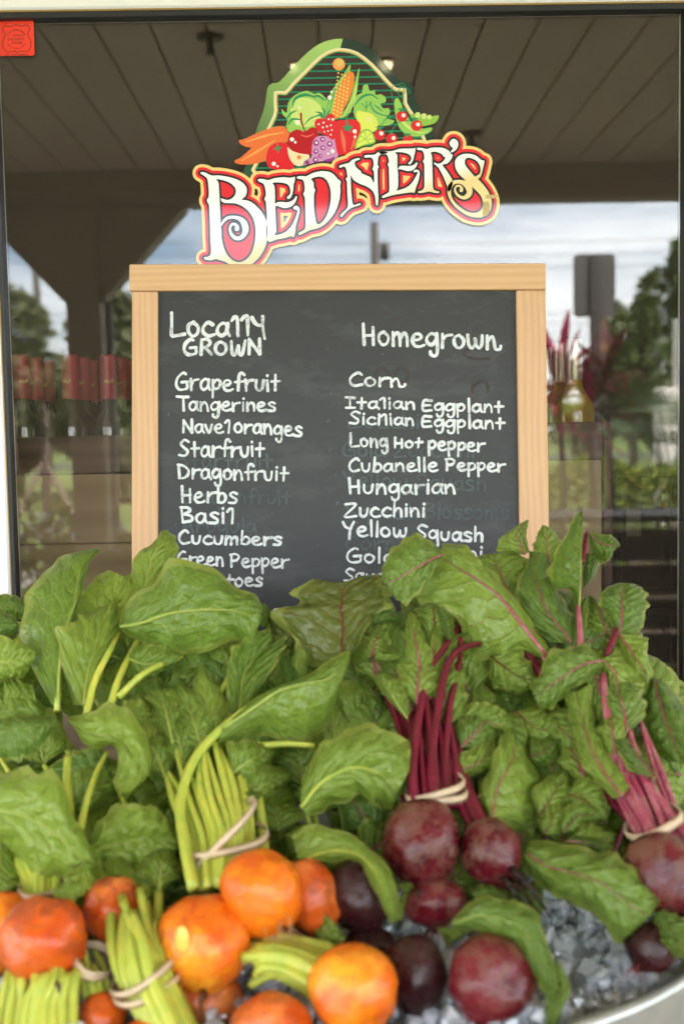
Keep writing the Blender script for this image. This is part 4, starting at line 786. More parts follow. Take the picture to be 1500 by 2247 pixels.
Ap = CR([(612,310),(640,262),(682,247),(727,270),(748,322),(735,385),(700,430),(645,460),(632,448),(665,395),(628,362)])
So_ = CR([(860,482),(960,488),(1040,520),(1105,577),(1140,585),(1157,602),(1140,690),(1122,765),(1095,840),(1062,870),(1028,858),(1022,832),(1060,815),(1090,780),(1095,700),(1060,620),(1000,570),(930,545),(880,548),(850,590),(860,660),(920,740),(1000,830),(1100,920),(1190,1030),(1240,1120),(1270,1220),(1265,1320),(1230,1410),(1150,1465),(1050,1482),(900,1450),(780,1380),(680,1290),(610,1190),(580,1090),(590,1020),(632,1040),(632,1100),(660,1190),(730,1280),(850,1370),(950,1408),(1050,1400),(1118,1340),(1135,1250),(1110,1160),(1050,1080),(940,975),(830,870),(750,790),(705,700),(698,600),(738,530),(800,495)])
Ss = CR([(604,1090,20),(612,1010,30),(664,940,32),(740,920,28),(820,932,36),(880,972,46),(918,1030,48),(926,1090,42),(895,1140,38),(840,1170,27),(770,1152,21),(715,1100,19),(696,1040,15),(720,990,14),(768,985,16),(800,1022,22),(795,1055,28)])
LF = Field(408, 270, 1104, 605, 1.25)
def letter(o, h=None, s=None):
    d = LF.polyd(o, 3)
    if h is not None: d = np.maximum(d, -LF.polyd(h, 3))
    if s is not None: d = np.minimum(d, LF.stroked(s))
    return d
LD = [('letter', letter(Bo, Bh, Bs)), ('letter', letter(E1)), ('letter', letter(Do, Dh)), ('letter', letter(Nn)), ('letter', letter(E2)), ('letter', np.minimum(letter(Rs), letter(Rb))), ('apostrophe', letter(Ap)), ('letter', letter(So_, None, Ss))]
allw = np.minimum.reduce([d for _, d in LD])
fill = np.minimum.reduce([allw, letter(Bo) + 0, letter(Do), letter(CR([(600,1000),(900,900),(1100,1000),(1270,1220),(1265,1320),(1150,1465),(900,1450),(680,1290)]))])
redd = np.minimum(allw - 10.8, fill)
# small gaps between the letters stay filled
M_lw = flat('print_letter_white', (.92, .92, .92), col2=(.84, .66, .32), ax=(-.32, 1), lo=on_y(760, 448, GD).z - .32 * xr_, hi=on_y(760, 486, GD).z - .32 * xr_)
M_blk2 = PM('black', (.035, .03, .034)); M_rr = PM('banner_red', (.78, .035, .05)); M_by = PM('banner_gold', (.84, .62, .24))
print_mesh('banner_edge', LF.iso(0, np.minimum(allw - 17.3, fill)), gp(30), M_by, decal)
print_mesh('banner', LF.iso(0, redd), gp(31), M_rr, decal)
print_mesh('letter_outline', LF.iso(4.7, allw), gp(32), M_blk2, decal)
for nme, d in LD: print_mesh(nme, LF.iso(0, d), gp(33), M_lw, decal)
M_tape = plain('old_tape_residue', (.50, .38, .16), .5, var=.3, scale=200)
shape('tape_residue', M_tape, 35, [CR([(1172,1130),(1200,1120),(1350,1130),(1362,1170),(1300,1180),(1180,1190)]), CR([(1135,1240),(1220,1225),(1245,1300),(1240,1400),(1180,1440),(1128,1470)])], sm=0)
# ---- red fire-department sticker in the upper left corner
stk = empty('red_safety_sticker', on_y(37, 84, GD), 'square red fire department safety sticker in the upper left corner of the glass', 'sticker')
f = Field(-14, 40, 84, 130, .8); cx_, cy_ = 33.5, 84; hw, hh, rr2 = 42, 38.5, 5
ang = -.012; X_ = (f.X - cx_) - (f.Y - cy_) * .03; Y_ = (f.Y - cy_) + (f.X - cx_) * .012
d = np.hypot(np.maximum(np.abs(X_) - hw + rr2, 0), np.maximum(np.abs(Y_) - hh + rr2, 0)) - rr2
M_sr = PM('sticker_red', (.90, .055, .03)); M_sk = PM('sticker_ink', (.12, .03, .02))
d2 = np.maximum(d, -(f.X + 30))
print_mesh('sticker_face', f.iso(0, d2), gp(2), M_sr, stk)
sh = K(0, 30, 16.667)([(205,430),(240,450),(400,460),(520,435),(595,395),(680,440),(800,455),(900,440),(990,410),(1100,550),(1040,680),(1040,820),(1120,970),(1145,1130),(1100,1290),(980,1390),(860,1390),(740,1370),(640,1425),(560,1375),(440,1390),(300,1410),(180,1320),(110,1150),(125,960),(185,830),(180,700),(95,560)])
dd = np.abs(f.polyd(sh, 3)) - .75; print_mesh('shield_outline', f.iso(0, dd), gp(3), M_sk, stk)
def small_text(s, px, py, h, parent, mat, k, rot=0.0, sx=1.0):
    cu = bpy.data.curves.new('t', 'FONT'); cu.body = s; cu.size = 1.0; cu.align_x = 'CENTER'; cu.align_y = 'CENTER'; cu.offset = .012
    to = bpy.data.objects.new('t', cu); COL.objects.link(to); dg = bpy.context.evaluated_depsgraph_get(); me = bpy.data.meshes.new_from_object(to.evaluated_get(dg)); bpy.data.objects.remove(to)
    vs = []
    for v in me.vertices:
        a, b = v.co.x * h * 1.35 * sx, -v.co.y * h * 1.35; c, s2 = math.cos(rot), math.sin(rot); vs.append(on_y(px + a * c - b * s2, py + a * s2 + b * c, GD - .00004 * k))
    fs = [tuple(p.vertices) for p in me.polygons]; bpy.data.meshes.remove(me); return vs, fs
def text_part(name, items, mat, k):
    V, Fc = [], []
    for it in items:
        v, fc = small_text(*it[:4], None, None, k, *it[4:]); b = len(V); V += v; Fc += [tuple(i + b for i in q) for q in fc]
    mesh(name, V, Fc, mat, stk)
def arc(s, cx, cy, r, a0, a1, h, up=True):
    out = []; n = len(s)
    for i, ch in enumerate(s):
        if ch == ' ': continue
        a = math.radians(a0 + (a1 - a0) * i / (n - 1)); out.append((ch, cx + r * math.sin(a), cy - r * math.cos(a) if up else cy + r * math.cos(a), h, a if up else -a))
    return out
text_part('sticker_text', arc('FIRE DEPARTMENT', 36.5, 88, 22, -58, 58, 3.9) + [('KNOX', 41, 78, 5, 0, 1.15), ('LIFE SAFETY', 36.5, 86.5, 5.2), ('SYSTEM', 37.5, 94.5, 5.2)] + arc('FIRE & RESCUE ENTRY', 36.5, 84, 22.5, -58, 58, 3.2, False) + [('DO NOT REMOVE', 37, 120, 3.9, 0, 1.2)], M_sk, 3)
# ================================================================== table, tub, ice
M_tab = wood('table_planks', (.42, .30, .18), (.58, .43, .28), 'x', .8, .6)
TZ = .742
tb = empty('display_table', (0, 1.2, 0), 'light wooden display table under the tub and the chalkboard', 'table')
for i in range(7): MB().bbox((-.85, .62 + i * .158, TZ - .03), (.85, .62 + i * .158 + .155, TZ), .003).build('plank', M_tab, tb)
for sx in (-.78, .74):
    for sy in (.66, 1.66): MB().bbox((sx, sy, 0), (sx + .06, sy + .06, TZ - .031), .004).build('leg', M_tab, tb)
TCX, TCY, TA, TB_ = -.10, 1.137, .50, .305; RZ = .990
tub = empty('ice_tub', (TCX, TCY, TZ), 'oval galvanised steel tub filled with crushed ice and beets', 'tub')
def ell(k, n, a, b, z): t = 2 * math.pi * k / n; return (TCX + a * math.cos(t), TCY + b * math.sin(t), z)
prof = [(-.012, TZ + .002), (-.085, TZ + .002), (-.08, TZ + .004)][:1]
rings = [(-.07, TZ + .003), (-.062, TZ + .012), (-.045, TZ + .08), (-.043, TZ + .086), (-.040, TZ + .10), (-.037, TZ + .106), (-.012, RZ - .02), (-.006, RZ), (-.012, RZ), (-.018, RZ - .02), (-.068, TZ + .012), (-.25, TZ + .012)]
n = 72; vs = [ell(k, n, TA + o, TB_ + o, z) for o, z in rings for k in range(n)]; fs = [(i*n+k, i*n+(k+1)%n, (i+1)*n+(k+1)%n, (i+1)*n+k) for i in range(len(rings)-1) for k in range(n)]
mesh('tub_wall', vs, fs, M_galv, tub, True)
MB().tube([ell(k, n, TA, TB_, RZ) for k in range(n + 1)], .0062, 10).build('rolled_rim', M_galv, tub, True)
for sx in (-1, 1):
    MB().tube([(TCX + sx * (TA + .0), TCY - .06, RZ - .03), (TCX + sx * (TA + .035), TCY - .045, RZ - .035), (TCX + sx * (TA + .04), TCY + .045, RZ - .035), (TCX + sx * TA, TCY + .06, RZ - .03)], .005, 8).build('handle', M_galv, tub, True)
mi = Mt('crushed_ice'); _o = mi.obj(); _n = mi.noise(55, 4, .7, _o); _w = mi.ramp(mi.noise(38, 3, .6, _o), [(.42, 0.0), (.68, 1.0)])
icol = mi.mix(_w, (.70, .76, .80), (.93, .95, .97))
#p1_ = mi.bsdf(icol, mi.math('ADD', .03, mi.math('MULTIPLY', _w, .25)), .6, bump=_n, bstr=.35, bdist=.003, Transmission_Weight=.88, IOR=1.31)
_bn = mi.n('ShaderNodeBump', {'Strength': .5, 'Distance': .003, 'Height': _n}).outputs[0]
p2_ = mi.n('ShaderNodeBsdfDiffuse', {'Color': (.92, .95, .98, 1), 'Normal': _bn}).outputs[0]; _tr = mi.n('ShaderNodeBsdfTransparent', {'Color': (.90, .94, .97, 1)}).outputs[0]; _tl = mi.n('ShaderNodeBsdfTranslucent', {'Color': (.94, .97, 1.0, 1)}).outputs[0]
_dd = mi.n('ShaderNodeMixShader', {0: .5, 1: p2_, 2: _tl}).outputs[0]; _b = mi.n('ShaderNodeMixShader', {0: mi.math('ADD', .58, mi.math('MULTIPLY', _w, .42)), 1: _tr, 2: _dd}).outputs[0]
_gl = mi.n('ShaderNodeBsdfGlossy', {'Color': (1, 1, 1, 1), 'Roughness': .06, 'Normal': _bn}).outputs[0]; _fr = mi.math('ADD', .12, mi.math('MULTIPLY', mi.math('POWER', mi.n('ShaderNodeLayerWeight', {'Blend': .5, 'Normal': _bn}).outputs['Facing'], 3.0), .5))
M_ice = mi.done(mi.n('ShaderNodeMixShader', {0: _fr, 1: _b, 2: _gl}).outputs[0])
M_iceb = plain('packed_ice', (.86, .90, .94), .15, .8, .45, 60, .8)
ICEZ = .972
# packed body of the ice
N1 = 40; vs = []; fs = []
for i in range(N1 + 1):
    for k in range(n):
        t = i / N1; x, y, _ = ell(k, n, (TA - .03) * t, (TB_ - .03) * t, 0); vs.append((x, y, ICEZ - .022 + .012 * math.sin(x * 31 + y * 17) + .008 * math.sin(y * 57 - x * 23)))
fs = [(i*n+k, i*n+(k+1)%n, (i+1)*n+(k+1)%n, (i+1)*n+k) for i in range(N1) for k in range(n)]
tag(mesh('packed_ice', vs, fs, M_iceb, None, True), kind='stuff', label='packed ice filling the tub under the loose cubes', cat='ice')
g = np.random.default_rng(5); V, Fc = [], []
_p = 1.618; cube = np.array([(-1,_p,0),(1,_p,0),(-1,-_p,0),(1,-_p,0),(0,-1,_p),(0,1,_p),(0,-1,-_p),(0,1,-_p),(_p,0,-1),(_p,0,1),(-_p,0,-1),(-_p,0,1)], float) * .62; cf = [(0,11,5),(0,5,1),(0,1,7),(0,7,10),(0,10,11),(1,5,9),(5,11,4),(11,10,2),(10,7,6),(7,1,8),(3,9,4),(3,4,2),(3,2,6),(3,6,8),(3,8,9),(4,9,5),(2,4,11),(6,2,10),(8,6,7),(9,8,1)]
cnt = 0
while cnt < 5200:
    a = g.uniform(0, 2*math.pi); r = g.uniform(0, 1) ** .5; x = TCX + (TA - .035) * r * math.cos(a); y = TCY + (TB_ - .035) * r * math.sin(a)
    if x < .02 and y > 1.1 and g.random() < .8: cnt += 1; continue
    s = g.uniform(.003, .0105) * np.array([g.uniform(.5, 1.2), g.uniform(.5, 1.2), g.uniform(.4, 1)]); z = ICEZ - .014 + g.uniform(0, .030) + .012 * math.sin(x * 31 + y * 17)
    q = g.normal(0, 1, 4); q /= np.linalg.norm(q); w_, a1, b1, c1 = q
    Rm = np.array([[1-2*(b1*b1+c1*c1), 2*(a1*b1-c1*w_), 2*(a1*c1+b1*w_)], [2*(a1*b1+c1*w_), 1-2*(a1*a1+c1*c1), 2*(b1*c1-a1*w_)], [2*(a1*c1-b1*w_), 2*(b1*c1+a1*w_), 1-2*(a1*a1+b1*b1)]])
    p = (cube * (1 + g.uniform(-.40, .35, (12, 3)))) * s @ Rm.T + (x, y, z); k = len(V); V += p.tolist(); Fc += [tuple(i + k for i in f) for f in cf]; cnt += 1
icx = mesh('crushed_ice', V, Fc, M_ice, None, False); tag(icx, 'loose crushed ice chunks glittering around the beets', 'ice', kind='stuff')
# ================================================================== beets
_dk = np.array([(1120, 1.42), (1200, 1.40), (1300, 1.36), (1500, 1.27), (1700, 1.175), (1850, 1.10), (1950, 1.05), (2050, 1.01), (2150, .975), (2300, .935)])
def D(py): return float(np.interp(py, _dk[:, 0], _dk[:, 1]))
def leaf_material(name, top, vein, vw, seed, dark, blotch=None):
    m = Mt(name); o = m.obj(); uv = m.n('ShaderNodeTexCoord').outputs['UV']; s = m.n('ShaderNodeSeparateXYZ', {0: uv}).outputs; r = m.rnd()
    au = m.math('ABSOLUTE', m.math('SUBTRACT', m.math('MULTIPLY', s[0], 2), 1)); nzv = m.math('SUBTRACT', m.noise(4, 3, .6, uv), .5)
    side = m.math('MULTIPLY', m.math('SIGN', m.math('SUBTRACT', s[0], .5)), .27)
    w = m.math('ADD', m.math('SUBTRACT', m.math('MULTIPLY', s[1], 6.5), m.math('MULTIPLY', m.math('POWER', au, .85), 2.0)), m.math('ADD', m.math('MULTIPLY', nzv, 1.3), m.math('ADD', side, m.math('MULTIPLY', r, 3))))
    tri = m.math('ABSOLUTE', m.math('SUBTRACT', m.math('FRACT', w), .5))                    # 0 on a side vein
    lat = m.math('SUBTRACT', 1.0, m.math('DIVIDE', tri, m.math('SUBTRACT', .085 * vw, m.math('MULTIPLY', au, .055 * vw))), clamp=True)
    fine = m.n('ShaderNodeTexVoronoi', {'Vector': m.scaled(uv, (13, 17, 1)), 'Scale': 1.0}, feature='DISTANCE_TO_EDGE').outputs['Distance']
    fv = m.math('SUBTRACT', 1.0, m.math('DIVIDE', fine, .07), clamp=True)
    mid = m.math('SUBTRACT', 1.0, m.math('DIVIDE', au, .035), clamp=True)
    hue = m.mix(m.noise(7, 3, .6, o), tuple(x * .80 for x in top), tuple(min(1, x * 1.22) for x in top)); hue = m.mix(m.math('MULTIPLY', m.math('POWER', r, 1.5), .9), hue, dark)
    hue = m.mix(m.math('MULTIPLY', m.ramp(m.noise(3.3, 4, .6, uv), [(.55, 0.0), (.8, 1.0)]), .45), hue, blotch or (.29, .36, .05))
    c = m.mix(m.math('MULTIPLY', fv, .28), hue, tuple(min(1, x * 1.7) for x in top)); c = m.mix(m.math('MULTIPLY', lat, .55), c, vein); c = m.mix(m.math('MULTIPLY', mid, .8), c, vein)
    c = m.mix(m.math('MULTIPLY', m.ramp(m.noise(55, 3, .6, o), [(.70, 0.0), (.76, 1.0)]), .6), c, (.10, .10, .03)); c = m.mix(m.math('MULTIPLY', m.ramp(m.math('ADD', au, m.math('MULTIPLY', m.noise(20, 3, .6, uv), .25)), [(.97, 0.0), (1.1, 1.0)]), .6), c, (.38, .42, .09))
    qu = m.math('MULTIPLY', m.math('SQRT', m.math('MULTIPLY', tri, 2)), 1.0); h = m.math('ADD', m.math('MULTIPLY', qu, .40), m.math('ADD', m.math('MULTIPLY', m.noise(5, 3, .55, uv, .5), 1.1), m.math('MULTIPLY', fine, .35)))
    p = m.bsdf(c, .30, .5, bump=h, bstr=1.0, bdist=.0052); t = m.n('ShaderNodeBsdfTranslucent', {'Color': m.mix(.35, c, (.30, .42, .02)), 'Normal': m.bn}).outputs[0]
    return m.done(m.n('ShaderNodeMixShader', {0: .36, 1: p, 2: t}).outputs[0])
M_lg1 = leaf_material('golden_beet_leaf', (.27, .375, .052), (.40, .45, .09), .6, 1, (.085, .18, .028))
M_lr1 = leaf_material('red_beet_leaf', (.25, .36, .055), (.30, .06, .07), .52, 2, (.075, .16, .028))
M_lol = leaf_material('olive_beet_leaf', (.14, .16, .030), (.26, .06, .05), .5, 3, (.10, .13, .022), (.24, .19, .05))
def stemmat(name, a, b, c3):
    m = Mt(name); o = m.obj(); f = m.noise(16, 4, .6, o); st = m.noise(120, 3, .6, m.scaled(o, (1, 1, .22))); c = m.mix(m.ramp(f, [(.3, 0.0), (.7, 1.0)]), a, b); c = m.mix(m.math('MULTIPLY', m.ramp(st, [(.45, 0.0), (.65, 1.0)]), .5), c, c3)
    return m.done(m.bsdf(c, .32, .45, bump=st, bstr=.25, bdist=.001, Subsurface_Weight=.12, Subsurface_Scale=.006))
M_sg = stemmat('golden_stem', (.40, .47, .06), (.54, .53, .075), (.27, .43, .07)); M_sr2 = stemmat('red_stem', (.12, .005, .018), (.20, .010, .032), (.09, .008, .014)); M_sp = stemmat('pink_stem', (.28, .015, .065), (.36, .09, .12), (.44, .22, .20))
M_sy = stemmat('pale_midrib', (.29, .36, .065), (.36, .40, .08), (.24, .33, .06))
def rootmat(name, base, alt, scurf, hi, dark):
    m = Mt(name); o = m.obj(); uv = m.n('ShaderNodeTexCoord').outputs['UV']; v = m.n('ShaderNodeSeparateXYZ', {0: uv}).outputs[1]; r = m.rnd()
    n1 = m.noise(22, 5, .65, o, .6); n2 = m.noise(75, 4, .7, o); n3 = m.noise(300, 3, .6, o); n4 = m.noise(12, 3, .6, o)
    c = m.mix(m.ramp(n1, [(.36, 0.0), (.62, 1.0)]), base, alt); c = m.mix(m.math('MULTIPLY', m.ramp(n4, [(.48, 0.0), (.62, 1.0)]), .75), c, hi)
    cr_ = m.ramp(m.math('ADD', v, m.math('MULTIPLY', m.math('SUBTRACT', n1, .5), .75)), [(.12, 1.0), (.62, 0.0)])
    sc = m.math('MULTIPLY', m.ramp(m.math('ADD', m.math('MULTIPLY', n2, .5), m.math('MULTIPLY', m.noise(26, 5, .75, o, 1.5), .5)), [(.48, 0.0), (.54, 1.0)]), m.math('ADD', .30, m.math('MULTIPLY', cr_, .62)))
    c = m.mix(sc, c, scurf); c = m.mix(m.math('MULTIPLY', m.ramp(m.noise(18, 4, .7, m.scaled(o, (1, 1, 1)), 2.0), [(.64, 0.0), (.72, 1.0)]), .8), c, dark)
    c = m.mix(m.ramp(v, [(.03, 1.0), (.12, 0.0)]), c, dark)
    h = m.math('ADD', m.math('MULTIPLY', n2, .6), m.math('MULTIPLY', n3, .25)); rg = m.math('ADD', .22, m.math('MULTIPLY', sc, .40))
    return m.done(m.bsdf(c, rg, .45, bump=h, bstr=.6, bdist=.003))
M_rg = rootmat('golden_beet_skin', (.70, .115, .003), (.78, .21, .008), (.56, .060, .004), (.86, .40, .025), (.10, .025, .006))
M_rg2 = rootmat('rusty_golden_beet_skin', (.54, .062, .006), (.68, .12, .010), (.30, .055, .012), (.78, .26, .06), (.05, .016, .008))
M_rr2 = rootmat('red_beet_skin', (.050, .003, .006), (.105, .004, .011), (.15, .066, .038), (.17, .012, .02), (.018, .007, .005))
M_rr3 = rootmat('dark_beet_skin', (.022, .004, .006), (.038, .005, .008), (.036, .017, .012), (.05, .009, .011), (.018, .009, .008))
M_band = plain('tan_rubber_band', (.60, .46, .30), .55, var=.2, scale=90)
M_hair = plain('pale_root_hair', (.45, .25, .10), .6); M_hairr = plain('red_root_hair', (.22, .03, .03), .55)
# ---- one leaf: stations (left, midrib, right in picture pixels) carried at their own depth
LEAFN = 0
def leafx(par, st, mat, dd=(0.0, 0.0, 0.0), ed=(.012, .012), amp=.009, rib=None, ribr=6.0, crown=.010, ribmat=None, name='leaf', nr=30, nc=8, lob=.04, label=None, wob=.6):
    global LEAFN; LEAFN += 1; g = random.Random(LEAFN * 7 + 1)
    A = crom([tuple(s[:6]) for s in st], nr); wm = float(np.mean(np.hypot(A[:,0]-A[:,4], A[:,1]-A[:,5]))); ks = min(1.0, wm / 170.0); amp = amp * ks; crown = crown * (.4 + .6 * ks); DD = np.interp(np.linspace(0, 1, nr), [0, .5, 1], dd); f1, f2 = g.uniform(2.2, 3.8), g.uniform(5, 8); f3, f4 = g.uniform(2.5, 4.2), g.uniform(4.5, 7); p1, p2, p3, p4 = [g.uniform(0, 6.3) for _ in range(4)]
    rows = []; uvs = []; ribp = []
    base = [D(float(np.clip(a[3], 1120, 2300))) for a in A]; b0, b1 = base[0], base[-1]
    for i in range(nr):
        t = i / (nr - 1); a = A[i]; wvL = .085 * math.sin(t * f3 * 6.28 + p2) + .06 * math.sin(t * f4 * 6.28 + p4); wvR = .085 * math.sin(t * f4 * 5.1 + p1) + .06 * math.sin(t * f3 * 9 + p3); dm = .45 * base[i] + .55 * (b0 * (1 - t) + b1 * t) + DD[i]
        ribp.append((a[2], a[3], dm - .0012))
        for j in range(-nc, nc + 1):
            u = j / nc; au = abs(u); E = (a[0], a[1]) if u < 0 else (a[4], a[5]); ex = 1.0
            if au > .98: ex = 1 + lob * (math.sin(t * 37 + p3 * (1 if u < 0 else 2)) * .6 + g.uniform(-.5, .5) * .6)
            ex *= 1 + (wvL if u < 0 else wvR) * au * au * wob
            x = a[2] + (E[0] - a[2]) * au * ex; y = a[3] + (E[1] - a[3]) * au * ex
            e_ = ed[0] if u < 0 else ed[1]
            d = dm + e_ * au * au - crown * math.sin(math.pi * min(1, au * 1.05)) * .6 + amp * au ** 1.6 * (math.sin(t * f1 * 6.28 + (p1 if u < 0 else p2)) + .5 * math.sin(t * f2 * 6.28 + (p3 if u < 0 else p4))) + (.0016 if nr > 20 else .0007) * ks * math.sin(t * 40 + au * 9 + p1) * math.sin(math.pi * au)
            rows.append(P(x, y, d)); uvs.append(((u + 1) / 2, t))
    nw = 2 * nc + 1; fs = [(i*nw+j, i*nw+j+1, (i+1)*nw+j+1, (i+1)*nw+j) for i in range(nr-1) for j in range(nw-1)]
    o = mesh(name, rows, fs, mat, par, True, uv=uvs)
    if label: o['label'] = label
    if rib is not False:
        pts = [P(*p) for p in ribp[:int(nr * .86)]]; k = len(pts); m = MB().tube(pts, [ribr * .62 * base[0] / FPX * (1 - .85 * i / (k - 1)) for i in range(k)], 7); m.build('midrib', ribmat or (M_sy if mat is M_lg1 else M_sp), o, True)
    return o
def tf(o, s): return lambda L: [tuple((o[0] if k % 2 == 0 else o[1]) + v / s for k, v in enumerate(q)) for q in L]
T6, T7, T8, T2, TA_, TB2, TC_ = tf((0, 1180), 2.344), tf((560, 1150), 2.344), tf((1000, 1130), 3.0), tf((0, 1150), 2.0), tf((750, 1150), 2.0), tf((750, 1650), 2.0), tf((0, 1650), 2.0)
def sleaf(par, pts, wpx, mat, dd=(0, 0, 0), skew=1.0, **k):
    """leaf from a midrib path and a width: the outline is an uneven oval"""
    M = crom(pts, 7); st = []; g = random.Random(int(pts[0][0] * 13 + pts[-1][1] * 7))
    for i in range(7):
        t = i / 6; a = M[max(0, i-1)]; b = M[min(6, i+1)]; tx, ty = b[0]-a[0], b[1]-a[1]; l = math.hypot(tx, ty) + 1e-6; nx, ny = ty/l, -tx/l
        w = wpx * (math.sin(math.pi * (t ** .72) * .985 + .02) ** .75) * g.uniform(.88, 1.14); wl, wr = w * skew * g.uniform(.85, 1.1), w * (2 - skew) * g.uniform(.85, 1.1)
        st.append((M[i][0] + nx*wl, M[i][1] + ny*wl, M[i][0], M[i][1], M[i][0] - nx*wr, M[i][1] - ny*wr))
    return leafx(par, st, mat, dd, **k)
def stem(par, pts, r0, r1, mat, name='stem', dd=0.0, n=14):
    """pts: (px, py, depth offset)"""
    A = crom([(p[0], p[1], D(min(2300, max(1120, p[1]))) + p[2] + dd) for p in pts], n); P3 = [P(*a) for a in A]
    return MB().tube(P3, [(r0 + (r1 - r0) * i / (n-1)) * A[i][2] / FPX for i in range(n)], 14 if r0 > 8 else 8, .07 if r0 > 8 else 0, float(pts[0][0])).build(name, mat, par, True)
def root(par, cx, cy, rx, ry, mat, dd=0.0, ang=0.0, tilt=.5, tail=None, label=None, hairs=8, hairmat=None, seed=0, point=.35):
    """ang: where the crown points in the picture (0 = up, clockwise, degrees); tilt: how far the crown leans away"""
    g = random.Random(int(cx * 3 + cy) + seed); d = D(min(cy, 2300)) + dd; sx, sy = rx * d / FPX, ry * d / FPX; C0 = P(cx, cy, d)
    a = math.radians(ang); ax = (UP * math.cos(a) + RT * math.sin(a)).normalized(); ax = (ax * math.cos(tilt) + F * math.sin(tilt)).normalized(); b = ax.cross(F).normalized(); c = b.cross(ax)
    nu, nv = 60, 46; from mathutils import noise as MN; so3 = Vector((g.uniform(0, 50), g.uniform(0, 50), g.uniform(0, 50))); vs = []; uv = []; ph = [g.uniform(0, 6.28) for _ in range(8)]; ca = abs(math.cos(a)); R_ax = (sy * ca + sx * (1 - ca)); R_s = (sx * ca + sy * (1 - ca))
    for i in range(nv + 1):
        t = i / nv; th = math.pi * t; rr = math.sin(th) ** .92; zz = math.cos(th)
        if t > .72: q = (t - .72) / .28; rr *= 1 - point * q; zz -= point * .45 * q * q
        if t < .12: zz -= .05 * (1 - t / .12)
        for k in range(nu):
            f = 2 * math.pi * k / nu; w = 1 + .035 * math.sin(2*f + ph[0] + 1.5*th) + .025 * math.sin(3*f + ph[1] - 2*th) + .018 * math.sin(5*f + ph[2]) * math.sin(4*th + ph[3]) + .015 * math.sin(th * 6 + ph[4] + math.sin(f + ph[5])) + .012 * math.sin(7*f + 3*th + ph[7]) * math.sin(3*th)
            dr = Vector((math.cos(f) * rr, math.sin(f) * rr, zz)); w += .075 * MN.noise(dr * 1.3 + so3) + .035 * MN.noise(dr * 3.1 + so3) + .012 * MN.noise(dr * 8 + so3) + (.022 * math.sin(t * 120) * max(0, 1 - t / .22) if t < .22 else 0) + (-.02 * max(0, math.sin(t * 75)) * (t - .7) if t > .7 else 0)
            vs.append(C0 + ax * (zz * R_ax * (1 + .02 * math.sin(f + ph[6]))) + (b * math.cos(f) + c * math.sin(f)) * (rr * R_s * w)); uv.append((k / nu, t))
    fs = [(i*nu+k, i*nu+(k+1)%nu, (i+1)*nu+(k+1)%nu, (i+1)*nu+k) for i in range(nv) for k in range(nu)]
    o = mesh('beet_root', vs, fs, mat, par, True, uv=uv)
    if label: o['label'] = label
    tip = C0 - ax * R_ax * (1 + point * .4); hm = hairmat or (M_hairr if mat in (M_rr2, M_rr3) else M_hair)
    if tail is None: tail = [(tip, .12)]
    pts = [tip + ax * R_ax * .12]
    if isinstance(tail, (list, tuple)) and tail and isinstance(tail[0], tuple) and len(tail[0]) == 2 and isinstance(tail[0][0], Vector): pts += [tip, tip - ax * R_ax * .35 + Vector((g.uniform(-.01, .01), 0, -.008)), tip - ax * R_ax * .6 + Vector((g.uniform(-.02, .02), 0, -.02))]
    elif tail: pts += [tip] + [P(x, y, D(min(y, 2300)) + dz + dd) for x, y, dz in tail]
    if tail is not False and len(pts) > 2:
        A = crom([tuple(p) for p in pts], 12); MB().tube([Vector(p) for p in A], [R_s * .13 * (1 - i / 11.5) ** 1.3 + .0005 for i in range(12)], 7).build('tap_root', mat, o, True)
    m = MB()
    for k in range(hairs):
        f = g.uniform(0, 6.28); p = C0 - ax * R_ax * g.uniform(.85, 1.05) + (b * math.cos(f) + c * math.sin(f)) * R_s * g.uniform(.05, .4); L0 = R_s * g.uniform(.25, .8); dv = (-ax + (b * math.cos(f) + c * math.sin(f)) * .8 + Vector((0, -.2, -.6))).normalized()
        m.tube([p, p + dv * L0 * .5 + Vector((g.uniform(-.3, .3), 0, 0)) * L0 * .4, p + dv * L0 + Vector((g.uniform(-.4, .4), 0, -.4)) * L0 * .5], [.0007, .0005, .0003], 4)
    if hairs: x = m.build('root_hairs', hm, o, True)
    return o
def fan(par, n, base, band, top, r, mat, seed, dz=.022, endr=.6, back=0.0, lf=0.0, lm=None):
    """stems: base/band/top = ((x0, y0), (x1, y1)) end points of the row of stems at that place"""
    g = random.Random(seed)
    for i in range(n):
        t = (i + .5) / n; lr = lambda s: (s[0][0] + (s[1][0]-s[0][0])*t, s[0][1] + (s[1][1]-s[0][1])*t); a, b, c = lr(base), lr(band), lr(top); z = -dz * math.sin(math.pi * t) + g.uniform(-.006, .008) + back; cx2, cy2 = c[0] + g.uniform(-22, 22), c[1] + g.uniform(-45, 45)
        stem(par, [(a[0] + g.uniform(-4, 4), a[1], z + .004), (b[0] + g.uniform(-3, 3), b[1], z), ((b[0]+c[0])/2 + g.uniform(-8, 8), (b[1]+c[1])/2, z - .002), (cx2, cy2, z + .01)], r * g.uniform(.72, 1.2), r * endr * g.uniform(.7, 1.2), mat)
        if g.random() < lf:
            ddx = (cx2 - b[0]) * .5 + g.uniform(-30, 30); sleaf(par, [(cx2, cy2 + 18), (cx2 + ddx * .4, cy2 - 50), (cx2 + ddx, cy2 - g.uniform(90, 150))], g.uniform(30, 52), lm or M_lg1, (z + .002, z - .005, z + .01), amp=.010, ribr=r * .5)
